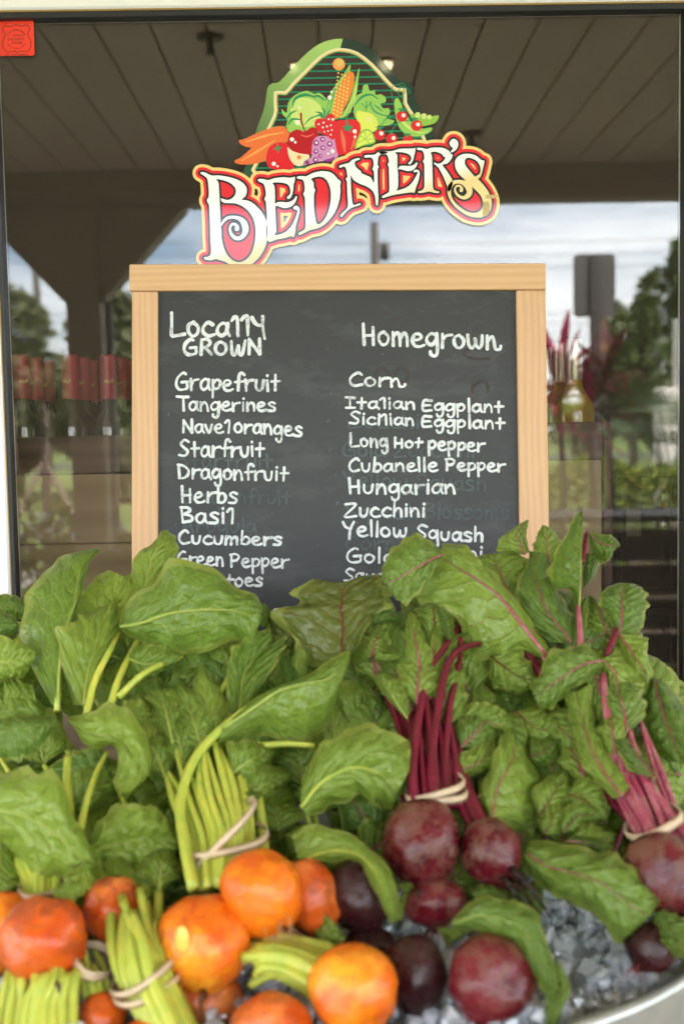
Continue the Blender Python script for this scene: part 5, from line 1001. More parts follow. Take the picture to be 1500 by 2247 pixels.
def band(par, cx, cy, w, ang, d=0.0, deep=.03, loops=((0, 0), (14, -6)), r=4.5):
    g = random.Random(int(cx)); m = MB(); dc = D(min(2300, cy)) + d; s = dc / FPX; a = math.radians(ang); ux = RT * math.cos(a) - UP * math.sin(a); uy = UP * math.cos(a) + RT * math.sin(a)
    for (off, tw) in loops:
        pts = []; t2 = math.radians(tw)
        for k in range(37):
            q = 2 * math.pi * k / 36; X = math.cos(q) * w / 2; Z = math.sin(q); Y = off + math.tan(t2) * X + 2.0 * math.sin(3*q + cx) + 5 * (Z < 0) * 0
            pts.append(P(cx, cy, dc) + ux * X * s + uy * Y * s + F * Z * deep)
        vs = []; nq = len(pts)
        for i, p in enumerate(pts):
            q = 2 * math.pi * i / 36; outw = (ux * math.cos(q) * w * s / 2 + F * math.sin(q) * deep).normalized(); h = r * s * 1.9
            vs += [p + uy * h, p + outw * r * s * .5, p - uy * h, p - outw * r * s * .3]
        fs = []
        for i in range(nq - 1):
            for k in range(4): fs.append((4*i+k, 4*i+(k+1)%4, 4*i+4+(k+1)%4, 4*i+4+k))
        m.add(vs, fs)
    return m.build('rubber_band', M_band, par, True)
def bunch(label, px, py, grp):
    return empty('beet_bunch', P(px, py, D(min(2300, py)) + .03), label, 'beet bunch', grp)
GG, GR = 'bunches of golden beets in the tub', 'bunches of red beets in the tub'
G1 = bunch('golden beet bunch at the far left, three rusty orange roots under one big draping leaf', 100, 1950, GG)
G2 = bunch('golden beet bunch with crossed rubber band and three bright orange roots in the centre', 520, 1960, GG)
G3 = bunch('golden beet bunch at the bottom, only its banded yellow stems showing below the centre roots', 330, 2200, GG)
G4 = bunch('golden beet bunch at bottom centre with one smooth orange root in front', 700, 2170, GG)
G5 = bunch('golden beet bunch in the bottom left corner, mostly green-yellow stems and one small root', 120, 2220, GG)
G6 = bunch('golden beet greens standing tallest at the back left in front of the board frame', 250, 1500, GG)
G7 = bunch('golden beet greens cut off by the left edge of the photo', 10, 1600, GG)
R1 = bunch('red beet bunch in the middle with dark crimson upright stems and three round roots', 960, 1850, GR)
R2 = bunch('red beet bunch at the right with pink stems slanting from a big rooted beet', 1430, 1880, GR)
R3 = bunch('red beet bunch at bottom centre-right, big smooth red root half under a folded leaf', 1060, 2130, GR)
R4 = bunch('red beet greens standing tallest at the back right beside the board frame', 1200, 1450, GR)
R5 = bunch('small red beet bunch half sunk in ice at the lower right edge', 1430, 2060, GR)
R6 = bunch('olive notched red beet greens at the back centre in front of the board', 760, 1480, GR)
# ---------------------------------------------------------------- roots
root(G1, 97, 2062, 92, 96, M_rg2, -.015, 10, .25, tail=[(105, 2165, 0), (130, 2160, -.01), (118, 2200, 0), (60, 2245, .01)], label='rusty orange root with a dark bruise', seed=1, point=.5)
root(G1, 245, 1992, 63, 70, M_rg2, .02, 5, .3, label='brown-topped orange root', tail=False, point=.1)
root(G1, 5, 2040, 66, 82, M_rg, .02, 0, .3, tail=[(25, 2130, 0), (22, 2150, .01)])
root(G2, 572, 1960, 92, 96, M_rg, -.022, -45, .75, tail=[(640, 2042, -.01), (665, 2055, 0)], label='smooth bright orange root turned toward the camera', point=.12, hairs=12)
root(G2, 682, 1968, 60, 90, M_rg2, .02, -20, .2, tail=[(738, 2010, .01), (765, 1995, .01), (745, 2040, .02)], label='rough reddish-orange root with a curling tail', hairs=26, point=.5)
root(G2, 448, 2068, 106, 104, M_rg, .0, -5, .35, tail=[(445, 2175, 0), (440, 2200, .0), (445, 2235, .01)], label='largest orange root with a pale scar', hairs=16, point=.25)
root(G4, 775, 2172, 97, 98, M_rg, -.02, 160, .3, tail=False, label='smooth yellow-orange root at the front', point=.1, hairs=0, seed=4)
root(G4, 600, 2265, 92, 82, M_rg2, -.01, 20, .5, tail=False, hairs=0, point=.1)
root(G3, 455, 2190, 88, 62, M_rg2, .045, 20, .5, tail=False, label='dark brownish root in the shade', hairs=0)
root(G3, 330, 2330, 90, 90, M_rg, .0, 0, .5, tail=False, hairs=0); root(G3, 420, 2350, 80, 80, M_rg2, .01, 0, .5, tail=False, hairs=0)
root(G5, 222, 2235, 58, 50, M_rg2, .02, -60, .4, tail=False, hairs=4)
root(G5, 20, 2350, 80, 80, M_rg, .0, 0, .5, tail=False, hairs=0)
root(R1, 926, 1850, 86, 97, M_rr2, -.012, 3, .15, tail=[(918, 1955, 0), (915, 1975, .005)], label='big oval brown-skinned root', hairs=8, point=.2)
root(R1, 1074, 1868, 64, 74, M_rr2, -.004, -25, .25, tail=[(1130, 1930, 0), (1165, 1985, .0), (1195, 2010, .005)], label='smaller glossy crimson root with forked tail', hairs=14, point=.25)
stem(R1, [(1120, 1905, -.01), (1165, 1950, -.01), (1185, 1980, 0), (1205, 2012, 0)], 7, 1.5, M_rr2, 'tap_root'); stem(R1, [(1105, 1925, -.005), (1140, 1975, 0), (1170, 2000, 0), (1185, 2040, 0)], 8, 1.5, M_rr2, 'tap_root')
root(R1, 952, 1978, 68, 54, M_rr2, .03, 0, .3, tail=[(940, 2040, .01), (930, 2075, .02)], hairs=18)
root(R3, 1077, 2148, 93, 94, M_rr2, -.012, 20, .35, tail=[(1050, 2245, 0), (1045, 2270, 0)], label='big smooth red root at the front', point=.4, hairs=6)
root(R3, 908, 2136, 70, 82, M_rr3, .012, 0, .25, tail=False, label='dark root standing in the ice', hairs=0)
root(R3, 790, 1962, 70, 82, M_rr3, .025, -10, .3, tail=[(800, 2050, 0), (790, 2075, 0)], label='dark root behind the orange one', hairs=10)
root(R3, 810, 2075, 60, 40, M_rr3, .06, 0, .3, tail=False, hairs=0)
root(R2, 1452, 1918, 78, 92, M_rr2, -.01, -25, .3, tail=[(1500, 2010, 0), (1520, 2050, 0)], label='big rough brown-topped root', hairs=10, point=.3)
root(R2, 1560, 1990, 80, 80, M_rr3, .02, -10, .3, tail=False, hairs=0)
root(R5, 1425, 2078, 56, 50, M_rr3, .02, 40, .3, tail=[(1480, 2105, 0), (1500, 2110, .01)], label='small dark root sunk in the ice', hairs=8)
root(R5, 1520, 2040, 50, 50, M_rr3, .04, 10, .3, tail=False, hairs=0)
_p0 = D(2068) - .040; M_scar = plain('pale_root_scar', (.84, .50, .09), .35, var=.15, scale=60); _m = MB().lathe([(math.sin(q) , math.cos(q)) for q in [math.pi * k / 10 for k in range(11)]], (0, 0, 0), 20)
_cs = P(400, 2060, _p0); _ax = (F * .93 + RT * .36).normalized(); _bx = UP.cross(_ax).normalized(); _m.v = [_cs + _bx * (v.x * 17 / FPX) + UP * (v.y * 29 / FPX) + _ax * (v.z * .0030) for v in _m.v]
_par = [o for o in G2.children if o.get('label', '').startswith('largest')][0]; _m.build('scar', M_scar, _par, True)
# ---------------------------------------------------------------- stems and bands
fan(G2, 11, ((432, 1950), (550, 1935)), ((412, 1855), (560, 1805)), ((338, 1665), (530, 1620)), 12.5, M_sg, 1, .030, .5, lf=.6); fan(G2, 7, ((440, 1945), (590, 1925)), ((420, 1865), (590, 1830)), ((370, 1650), (560, 1600)), 13.5, M_sg, 2, .008, .5, back=.02, lf=.9)
stem(G2, [(425, 1950, -.02), (405, 1850, -.028), (396, 1760, -.03), (425, 1670, -.03), (480, 1605, -.03), (560, 1545, -.03), (630, 1510, -.03)], 14, 8, M_sg, n=26)
stem(G2, [(545, 1870, 0), (510, 1740, -.005), (495, 1690, -.01), (540, 1645, -.01), (620, 1632, 0), (690, 1636, .005)], 11, 6, M_sg, n=20)
band(G2, 490, 1836, 188, -22, -.008, .046, ((6, 22), (-8, -12)), 4.6); 
fan(G3, 10, ((330, 2290), (450, 2290)), ((262, 2160), (385, 2135)), ((235, 2010), (345, 1985)), 13, M_sg, 3, .03, .8); fan(G3, 5, ((340, 2290), (440, 2290)), ((280, 2150), (380, 2135)), ((250, 2000), (345, 1980)), 13, M_sg, 4, .0, .8, back=.02, lf=.9)
band(G3, 318, 2148, 148, -20, -.006, .034, ((14, 5), (-14, -2)), 4.5)
fan(G4, 10, ((690, 2200), (735, 2080)), ((620, 2150), (640, 2060)), ((540, 2140), (545, 2050)), 14, M_sg, 5, .02, .8); band(G4, 560, 2075, 110, -28, .01, .03, ((0, 5),), 4)
fan(G5, 9, ((-20, 2290), (170, 2290)), ((0, 2200), (165, 2200)), ((10, 2110), (190, 2100)), 13, M_sg, 6, .02, .9); fan(G5, 4, ((200, 2260), (260, 2260)), ((180, 2180), (245, 2180)), ((170, 2080), (230, 2080)), 12, M_sg, 7, .01, .9, back=.02)
band(G5, 205, 2112, 90, 28, .01, .03, ((0, 0), (9, 2)), 4)
fan(G1, 7, ((50, 1990), (135, 1980)), ((55, 1935), (130, 1930)), ((20, 1850), (160, 1830)), 12, M_sg, 8, .015, .7, back=.02); band(G1, 92, 1945, 95, 0, .012, .03, ((0, 0),), 4)
fan(R1, 8, ((905, 1775), (1010, 1770)), ((898, 1735), (1010, 1725)), ((895, 1520), (985, 1500)), 10.5, M_sr2, 9, .025, .55, lf=.7, lm=M_lr1)
stem(R1, [(915, 1770, -.02), (905, 1700, -.03), (915, 1600, -.03), (940, 1480, -.02), (985, 1405, .0), (1010, 1370, .05)], 12, 6.5, M_sr2, n=22); stem(R1, [(955, 1765, -.02), (945, 1690, -.03), (960, 1560, -.03), (985, 1450, -.02), (1035, 1415, .0), (1085, 1420, .05)], 11.5, 6, M_sr2, n=22); stem(R1, [(985, 1765, -.015), (975, 1690, -.02), (985, 1560, -.02), (1005, 1460, 0), (1010, 1400, 0)], 11, 6, M_sr2, n=22)
fan(R1, 5, ((905, 1775), (960, 1775)), ((900, 1735), (950, 1735)), ((830, 1450), (880, 1430)), 12, M_sr2, 10, .005, .7, back=.015, lf=.8, lm=M_lr1)
fan(R1, 5, ((1035, 1830), (1075, 1810)), ((985, 1730), (1030, 1715)), ((965, 1620), (990, 1600)), 10, M_sr2, 11, .012, .8, lf=.5, lm=M_lr1); band(R1, 955, 1735, 132, -12, -.014, .032, ((6, 4), (-8, -7)), 5)
fan(R2, 10, ((1410, 1860), (1500, 1840)), ((1385, 1815), (1480, 1770)), ((1290, 1620), (1400, 1580)), 9.5, M_sp, 12, .022, .6, lf=.5, lm=M_lr1); fan(R2, 5, ((1400, 1860), (1460, 1850)), ((1370, 1800), (1440, 1780)), ((1270, 1690), (1330, 1640)), 11, M_sr2, 13, .005, .7, back=.02, lf=.9, lm=M_lr1)
stem(R2, [(1440, 1850, -.02), (1400, 1740, -.02), (1350, 1640, -.02), (1330, 1560, -.02), (1322, 1480, -.015)], 12, 8, M_sp, n=18); stem(R2, [(1520, 1850, -.02), (1440, 1750, -.025), (1380, 1660, -.02), (1350, 1590, -.01)], 12, 7, M_sp, n=18)
band(R2, 1432, 1805, 128, -25, -.012, .032, ((0, 0),), 6)
stem(R4, [(1230, 1520, .01), (1195, 1437, -.005), (1150, 1370, -.01), (1100, 1300, -.01), (1040, 1270, -.01)], 12, 7, M_sp, n=18); stem(R4, [(1200, 1500, .02), (1150, 1425, .01), (1120, 1400, .01)], 12, 10, M_sr2); stem(R4, [(1275, 1480, .0), (1272, 1400, -.01), (1268, 1330, -.01)], 9, 5, M_sp); stem(R4, [(1330, 1440, 0), (1345, 1400, -.005), (1350, 1380, 0)], 8, 6, M_sr2); stem(R4, [(1276, 1235, .02), (1281, 1200, .02), (1284, 1172, .03)], 6, 4, M_sr2)
stem(G6, [(125, 1560, 0), (133, 1450, -.005), (143, 1390, -.01), (160, 1330, -.01)], 7, 4, M_sg); stem(G6, [(190, 1570, .0), (210, 1490, -.01), (240, 1430, -.01), (262, 1385, .03)], 9, 6, M_sg); stem(G6, [(240, 1560, -.005), (265, 1480, -.01), (305, 1400, .03)], 9, 7, M_sg); stem(G6, [(260, 1530, -.01), (320, 1475, -.02), (400, 1440, .02)], 8, 6, M_sg)
stem(G6, [(450, 1640, .02), (465, 1560, .01), (500, 1490, 0), (520, 1450, 0)], 8, 5, M_sg); stem(G7, [(170, 1850, .0), (190, 1760, -.01), (210, 1700, -.01), (235, 1650, 0)], 9, 5, M_sg); stem(G7, [(155, 1790, .01), (148, 1720, 0), (150, 1660, 0)], 11, 8, M_sg)
# ---------------------------------------------------------------- leaves that can be told apart
LG, LR = M_lg1, M_lr1
leafx(G6, T6([(270,860,300,875,312,870),(150,650,310,640,328,640),(98,450,340,470,368,450),(150,290,385,340,422,300),(230,170,400,230,438,215),(340,90,430,130,462,130),(495,50,505,60,512,72)]), LG, (0,-.01,.0), (.03,.01), ribr=7)
leafx(G6, T6([(610,448,620,458,625,470),(650,335,720,440,695,525),(780,230,860,393,835,580),(890,118,960,378,950,612),(1080,138,1080,368,1090,568),(1200,250,1200,375,1240,540),(1310,285,1300,400,1303,605),(1352,370,1345,400,1325,480)]), LG, (-.03,-.045,-.03), (.03,.012), ribr=7, crown=.014)
leafx(G6, T6([(380,860,430,860,480,860),(290,520,450,700,540,660),(370,430,480,600,570,560),(450,385,520,450,610,440),(555,345,560,340,600,300)]), LG, (0,-.01,-.01), (.015,.02), ribr=5)
leafx(G6, T6([(440,640,480,700,520,600),(370,430,530,480,640,470),(430,260,600,330,720,330),(560,165,640,200,670,185)]), LG, (.02,.02,.02), ribr=5)
leafx(G6, T6([(640,300,740,310,860,250),(670,200,760,200,860,170),(690,95,790,90,905,110),(770,40,830,40,915,45),(810,-5,850,-5,900,-5),(832,-38,845,-42,862,-40)]), LG, (.02,.02,.03), (.01,.03), ribr=4)
leafx(G6, T6([(700,560,660,620,640,700),(760,540,740,650,720,760),(860,560,840,640,820,700),(930,600,925,625,900,650)]), LG, (.0,-.01,-.01), ribr=4)
leafx(G6, T6([(1310,460,1330,440,1370,470),(1320,380,1360,400,1400,420),(1330,330,1365,340,1395,380)]), LG, (.01,.01,.01), rib=False)
leafx(G7, T6([(-80,500,-80,640,-80,780),(-20,500,0,640,0,760),(60,515,60,635,40,725),(130,540,130,608,120,715),(190,575,186,592,165,660)]), LG, (0,-.02,-.02), ribr=5)
leafx(G7, T6([(-60,380,-60,450,-60,520),(0,380,10,440,10,515),(70,400,70,450,60,500),(90,440,92,455,85,480)]), LG, (.01,0,0), rib=False)
leafx(G7, T6([(-60,300,-60,340,-60,420),(30,290,30,350,30,410),(90,300,90,350,80,420),(135,330,130,360,110,420)]), LG, (.03,.03,.03), rib=False)
leafx(G7, T6([(20,730,20,850,20,960),(40,720,100,820,60,960),(90,730,150,830,140,900),(170,760,190,850,180,900)]), LG, (.03,.03,.03), rib=False)
leafx(G2, T6([(1175,960,1200,1010,1290,820),(1165,700,1235,850,1340,770),(1195,570,1250,720,1420,650),(1290,490,1310,620,1462,560),(1390,466,1400,540,1472,500)]), LG, (.0,.0,.01), ribr=5)
leafx(G2, [(478,1600,490,1597,472,1648),(560,1532,575,1540,545,1625),(605,1508,612,1515,600,1622),(660,1488,665,1500,668,1634),(712,1455,718,1490,716,1600),(745,1434,752,1468,732,1560),(768,1430,768,1450,738,1515)], LG, (-.035,-.045,-.03), (.02,.015), ribr=8, crown=.012)
leafx(G7, T2([(250,838,245,870,238,900),(160,840,160,880,175,990),(60,842,50,900,130,1030),(-60,860,-60,930,30,1045)]), LG, (-.04,-.05,-.04), (.03,.0), rib=False, crown=.015)
leafx(G7, T2([(300,850,300,865,320,885),(370,830,400,920,390,985),(450,800,500,930,480,972),(540,790,560,980,520,1010),(620,890,620,1060,505,1100),(665,1000,640,1120,510,1170),(655,1100,610,1140,560,1205)]), LG, (-.05,-.05,-.04), (.03,.02), rib=False, crown=.018)
leafx(G7, T2([(540,780,530,850,560,900),(600,770,600,850,610,920),(660,800,650,860,650,920),(690,820,685,850,670,890)]), LG, (-.01,-.01,0), rib=False)
leafx(G1, [(-80,1690,-80,1770,-80,1850),(30,1690,20,1780,0,1850),(90,1690,80,1805,45,1895),(135,1710,130,1835,85,1918),(165,1795,165,1870,140,1928),(195,1845,192,1885,175,1925),(208,1880,206,1900,200,1918)], LG, (-.045,-.05,-.035), (.03,.015), ribr=6, crown=.016, ribmat=M_sy)
leafx(G1, [(165,1895,185,1890,205,1905),(150,1905,172,1930,203,1940),(140,1935,150,1955,180,1965),(118,1950,128,1975,150,1985),(118,1985,128,2000,140,2012)], LG, (-.04,-.045,-.045), rib=False, crown=.006, lob=.15)
leafx(G1, [(-40,1860,0,1850,40,1880),(-40,1920,0,1910,50,1920),(-40,1990,0,1960,40,1945)], LG, (0,.0,.0), ribr=5)
leafx(G1, [(170,1900,195,1880,225,1890),(205,1890,215,1905,225,1920),(225,1910,228,1920,230,1930)], LG, (-.03,-.03,-.03), rib=False)
leafx(G2, T6([(860,990,910,1000,950,960),(830,900,880,960,1010,1010),(750,830,850,870,960,900),(760,800,820,820,940,800),(800,775,840,775,880,770)]), LG, (-.01,-.02,-.01), ribr=5)
leafx(G2, T2([(640,900,700,930,790,940),(650,940,740,970,830,960),(700,960,800,1000,870,950),(740,1020,800,1050,870,1000)]), LG, (-.005,-.01,-.01), rib=False)
leafx(G1, [(200,1830,205,1868,210,1900),(240,1775,260,1850,258,1922),(310,1763,310,1842,300,1932),(362,1788,352,1840,345,1900),(388,1830,388,1850,385,1872)], LG, (.02,.01,.02), ribr=5, crown=.016)
leafx(G2, [(280,1560,300,1545,330,1560),(300,1620,330,1590,360,1600),(330,1700,350,1670,380,1650),(350,1740,365,1720,380,1700)], LG, (.03,.03,.03), ribr=5)
leafx(G2, [(662,1705,660,1772,680,1795),(700,1640,700,1722,728,1770),(760,1600,752,1690,790,1748),(830,1592,795,1685,825,1772),(890,1625,840,1703,850,1778),(908,1672,868,1745,866,1768)], LG, (-.01,-.035,-.02), (.03,.01), ribr=7, crown=.014, ribmat=M_sg)
leafx(G2, [(640,1830,655,1890,680,1895),(700,1808,720,1868,740,1892),(790,1845,780,1873,785,1890),(850,1900,820,1908,805,1925),(872,1960,845,1960,832,1975),(874,2012,864,2022,858,2030)], LG, (-.01,-.03,-.03), (.02,.01), ribr=5, ribmat=M_sg)
leafx(G2, T2([(980,1130,1000,1170,1040,1180),(1010,1060,1080,1120,1170,1120),(1060,1000,1110,1060,1190,1060),(1120,980,1150,1000,1190,1020)]), LG, (.0,.0,.0), ribr=4)
leafx(G2, T2([(1020,1195,1060,1180,1030,1220),(1060,1170,1080,1190,1090,1230),(1110,1170,1110,1190,1120,1215),(1150,1180,1148,1190,1140,1205)]), LG, (-.01,-.01,0), rib=False)
leafx(G2, TC_([(580,560,600,600,620,640),(640,520,680,580,660,640),(720,530,720,590,700,630),(760,560,758,590,740,610)]), LG, (.03,.03,.03), rib=False)
leafx(G4, [(700,1985,760,2060,720,2100),(690,2050,720,2090,690,2110),(730,2110,740,2080,730,2050)], LG, (.03,.03,.03), rib=False)
# olive notched leaf and neighbours, back centre
leafx(R6, T7([(430,770,450,700,520,640),(300,740,445,620,560,560),(180,600,450,520,610,480),(80,440,440,440,690,420),(230,420,445,400,695,355),(180,360,450,360,650,290),(285,285,460,320,640,262),(430,310,480,290,560,262)]), M_lol, (0,-.01,-.01), ribr=3, ribmat=M_sr2, amp=.004, lob=.12)
leafx(R6, T7([(60,640,130,640,200,620),(60,540,150,590,230,580),(70,440,140,520,230,520),(70,430,130,460,215,425)]), M_lol, (.02,.02,.03), rib=False)
leafx(R6, T7([(200,650,240,640,280,660),(190,720,230,720,270,720),(220,780,245,770,270,800),(250,810,262,805,275,815)]), LR, (0,0,0), rib=False)
leafx(R6, T7([(600,480,600,500,640,520),(620,450,660,480,690,510),(690,440,710,470,730,520),(740,470,742,500,745,530)]), LR, (-.01,-.01,0), rib=False)
leafx(R6, T7([(610,700,620,680,650,560),(680,720,660,690,640,640),(740,700,740,680,700,660),(765,670,760,660,750,650)]), LG, (-.02,-.02,-.02), rib=False)
leafx(R6, T7([(520,720,600,680,700,660),(560,600,620,590,690,600),(600,520,640,520,680,560)]), LR, (.0,.0,.01), ribr=4)
leafx(R1, T7([(850,600,925,620,990,560),(840,480,920,500,1000,490),(820,440,915,430,960,440),(880,405,900,405,930,410)]), LR, (.0,-.005,.0), ribr=4, ribmat=M_sr2)
leafx(R1, T7([(700,760,760,740,800,700),(700,680,750,640,820,640),(710,560,760,560,820,570),(740,520,770,520,800,540)]), LR, (.0,.0,.01), ribr=4)
leafx(R1, T7([(960,560,1000,600,1020,580),(930,460,970,500,1020,500),(920,420,940,430,1000,450)]), LR, (-.01,-.01,-.01), rib=False)
leafx(R1, T7([(760,990,780,1000,800,960),(680,900,720,910,775,870),(620,820,670,830,740,810),(600,775,630,780,660,765)]), LR, (-.03,-.035,-.035), ribr=4, ribmat=M_sy)
leafx(R1, T7([(780,1020,800,1040,830,1020),(760,920,790,930,830,900),(780,830,790,840,810,830)]), LR, (.0,0,0), rib=False)
leafx(R1, T7([(590,1080,600,960,560,860),(640,1040,650,940,650,880),(560,1000,580,900,520,790),(540,800,545,770,530,760)]), LR, (.03,.03,.03), rib=False)
# big red-ribbed leaf over the board's lower right
leafx(R4, T7([(1510,640,1490,670,1470,685),(1450,555,1380,530,1340,650),(1380,440,1310,440,1230,722),(1290,330,1240,360,1080,665),(1215,240,1160,300,1025,470),(1140,175,1080,250,890,435),(1070,105,1000,200,820,370),(965,100,945,160,860,290)]), LR, (-.02,-.03,-.02), (.02,.012), ribr=8, crown=.012)
leafx(R4, T7([(960,145,962,156,960,170),(890,75,890,190,905,262),(800,55,820,230,850,335),(720,110,750,270,785,412),(652,220,685,305,735,395),(648,290,670,325,700,365)]), LR, (-.045,-.055,-.05), (.03,-.005), ribr=4, crown=.012)
leafx(R4, T8([(400,260,450,262,485,240),(275,235,420,190,470,190),(285,160,400,130,462,120),(370,90,430,70,470,80),(465,30,472,32,478,36)]), LR, (.03,.03,.03), ribr=3)
leafx(R4, T8([(390,610,410,590,430,550),(290,520,340,500,450,470),(190,400,300,400,490,360),(110,305,260,320,450,280),(170,260,250,255,340,240)]), LR, (.025,.02,.03), ribr=4)
leafx(R4, T8([(560,835,760,845,790,800),(480,720,700,760,790,700),(390,560,600,640,730,600),(410,420,540,480,660,480),(470,300,500,360,630,400),(480,240,520,240,610,260)]), LR, (.0,-.01,.01), (.01,.03), ribr=4, crown=.014)
leafx(R4, T8([(600,420,640,390,670,360),(510,240,600,260,710,250),(530,140,600,150,700,180),(565,65,590,70,625,90)]), LR, (.03,.03,.03), ribr=3)
leafx(R4, T8([(785,600,812,605,820,590),(735,490,815,480,822,470),(640,490,818,400,826,400),(605,370,820,300,828,300),(635,270,820,200,830,200),(735,110,822,100,832,100),(750,50,824,40,834,30),(800,-20,826,-24,832,-20)]), LR, (-.01,-.02,-.01), (.025,.01), ribr=3, ribmat=M_sy, lob=.07)
leafx(R4, T8([(850,90,858,100,868,115),(930,122,940,180,890,250),(1000,128,1010,200,960,320),(1050,155,1050,200,1015,290),(1080,200,1072,208,1030,235)]), LR, (.02,.01,.02), ribr=3)
leafx(R4, T8([(830,490,840,480,860,460),(830,400,880,400,900,420),(840,280,890,300,950,290),(860,250,880,255,910,262)]), LR, (.03,.03,.03), rib=False)
leafx(R4, T8([(1060,760,1080,770,1215,775),(975,650,1090,640,1240,690),(935,550,1090,560,1262,570),(995,475,1100,500,1235,490),(1080,446,1110,446,1175,455)]), LR, (.0,-.01,.0), ribr=4, crown=.016)
leafx(R4, T8([(810,720,830,760,860,740),(805,640,840,640,870,640),(830,560,860,560,870,580),(860,535,868,535,880,545)]), LR, (.0,.0,.0), rib=False)
leafx(R4, T8([(870,760,1000,780,1040,740),(870,650,960,680,1040,700),(870,560,920,560,980,620),(860,540,880,530,940,560)]), LR, (.02,.02,.02), ribr=4)
leafx(R4, T8([(1050,768,1060,772,1085,775),(1100,900,1140,880,1245,800),(1140,1000,1190,960,1250,900),(1210,1120,1240,1040,1300,1040),(1225,1155,1240,1130,1265,1100)]), LR, (.0,-.01,.0), ribr=4)
leafx(R2, T8([(955,948,965,960,972,990),(850,853,860,975,880,1090),(740,868,770,1020,770,1140),(600,915,670,1090,680,1225),(540,1060,590,1140,620,1280),(475,1130,515,1190,540,1262)]), LR, (-.03,-.04,-.03), (.025,.01), ribr=4, crown=.014)
leafx(R2, T8([(900,870,960,950,1050,900),(975,1040,1030,1020,1120,960),(985,1150,1060,1100,1175,1080),(1000,1260,1050,1200,1135,1190),(1020,1350,1040,1300,1075,1290)]), LR, (-.02,-.02,-.01), (.01,.03), ribr=4)
leafx(R2, T8([(790,1060,900,1020,985,990),(850,1160,930,1120,985,1120),(870,1250,950,1240,985,1250),(930,1360,1000,1400,1012,1400)]), LR, (-.01,-.01,-.005), ribr=4)
leafx(R2, T8([(1280,1055,1300,1075,1320,1065),(1235,1160,1330,1200,1420,1140),(1225,1300,1370,1330,1500,1240),(1230,1420,1410,1440,1580,1350),(1290,1500,1450,1540,1640,1500),(1400,1620,1500,1640,1640,1600)]), LR, (.03,.02,.02), (.02,.03), ribr=5, crown=.018)
leafx(R2, T8([(1130,1500,1170,1490,1190,1440),(1140,1380,1170,1360,1190,1340),(1145,1250,1180,1240,1210,1220),(1190,1170,1210,1165,1245,1165)]), LR, (.0,.0,.0), rib=False)
leafx(R2, TA_([(1185,1205,1228,1195,1265,1150),(1055,1060,1130,1060,1245,1070),(1025,950,1080,950,1155,960),(995,850,1050,850,1110,860),(975,740,1030,735,1090,700)]), LR, (-.03,-.025,-.02), ribr=4)
leafx(R2, TA_([(1250,1080,1375,1120,1385,1110),(1190,960,1290,1010,1340,1040),(1175,918,1220,920,1300,965)]), LR, (-.03,-.03,-.025), ribr=3)
leafx(R2, [(1405,1650,1440,1690,1500,1700),(1400,1600,1440,1620,1520,1640),(1430,1560,1450,1570,1500,1580)], LR, (.06,.06,.06), ribr=4)
# below: between the bunches
leafx(R1, TA_([(640,1250,655,1310,700,1345),(600,1200,668,1220,790,1368),(640,1080,690,1140,885,1320),(688,960,740,1050,896,1180),(708,900,760,960,845,1040),(738,892,760,900,795,920)]), LR, (.0,-.01,.01), (.015,.03), ribr=4, crown=.014)
leafx(R1, TA_([(480,840,470,860,455,940),(590,780,590,860,560,935),(680,800,670,880,650,905),(745,850,742,890,745,922)]), LR, (.005,-.005,.0), ribr=3)
leafx(R1, TA_([(475,1045,490,1085,560,1115),(520,1005,570,1060,630,1080),(620,955,640,1010,692,1065),(650,905,662,930,688,960)]), LR, (-.01,-.01,.0), ribr=3)
leafx(R1, TA_([(470,960,490,920,520,900),(480,840,520,830,560,840),(470,720,520,740,560,760)]), LR, (.03,.03,.03), rib=False)
leafx(R3, TB2([(785,470,805,440,825,388),(860,580,900,500,955,393),(940,642,1010,530,1110,438),(1060,682,1100,560,1200,448),(1140,760,1200,620,1300,520),(1220,840,1290,690,1393,600),(1290,775,1350,720,1397,650)]), LR, (.0,-.03,-.015), (.01,.025), ribr=3, crown=.016, amp=.008)
leafx(R2, TB2([(960,400,980,390,1010,365),(1040,420,1060,400,1080,370),(1140,440,1140,420,1150,390)]), LR, (.0,-.01,-.01), ribr=3)
leafx(R5, TB2([(1360,720,1390,700,1410,690),(1390,790,1440,760,1480,720),(1400,830,1470,830,1560,760),(1450,890,1480,910,1560,860)]), LR, (-.02,-.02,-.02), rib=False)
leafx(R5, TB2([(1380,770,1400,760,1440,760),(1400,810,1430,810,1470,800),(1450,900,1470,900,1500,850)]), LR, (-.0,-.0,-.0), rib=False)
leafx(R3, TB2([(488,728,478,755,500,782),(600,635,600,720,600,790),(720,650,720,740,710,835),(850,698,820,800,790,905),(902,850,870,930,850,1005),(932,930,905,1020,888,1065),(936,1005,915,1090,902,1115)]), LR, (-.03,-.045,-.035), (.02,.01), ribr=3, ribmat=M_sy, crown=.012)
leafx(R3, TB2([(900,900,930,920,960,930),(900,1010,950,1000,1000,1020),(890,1100,940,1090,1003,1040),(890,1194,920,1180,960,1150),(900,1240,920,1240,940,1230)]), LR, (-.02,-.02,-.01), rib=False)
leafx(R3, TB2([(560,610,580,640,600,700),(620,580,650,620,660,660),(700,600,720,640,730,660)]), LR, (.01,.01,.01), rib=False)
leafx(R3, TB2([(440,900,460,860,520,800),(450,830,500,810,560,790),(410,770,450,770,500,770)]), LR, (.01,.0,.0), rib=False)
leafx(R3, TB2([(230,600,250,650,280,610),(220,680,240,700,280,650),(225,750,240,745,260,740)]), LR, (-.01,-.01,-.01), rib=False)
leafx(R3, TB2([(235,590,260,600,290,640),(250,570,290,590,310,620),(290,570,310,580,320,600)]), LR, (-.0,-.0,-.0), rib=False)
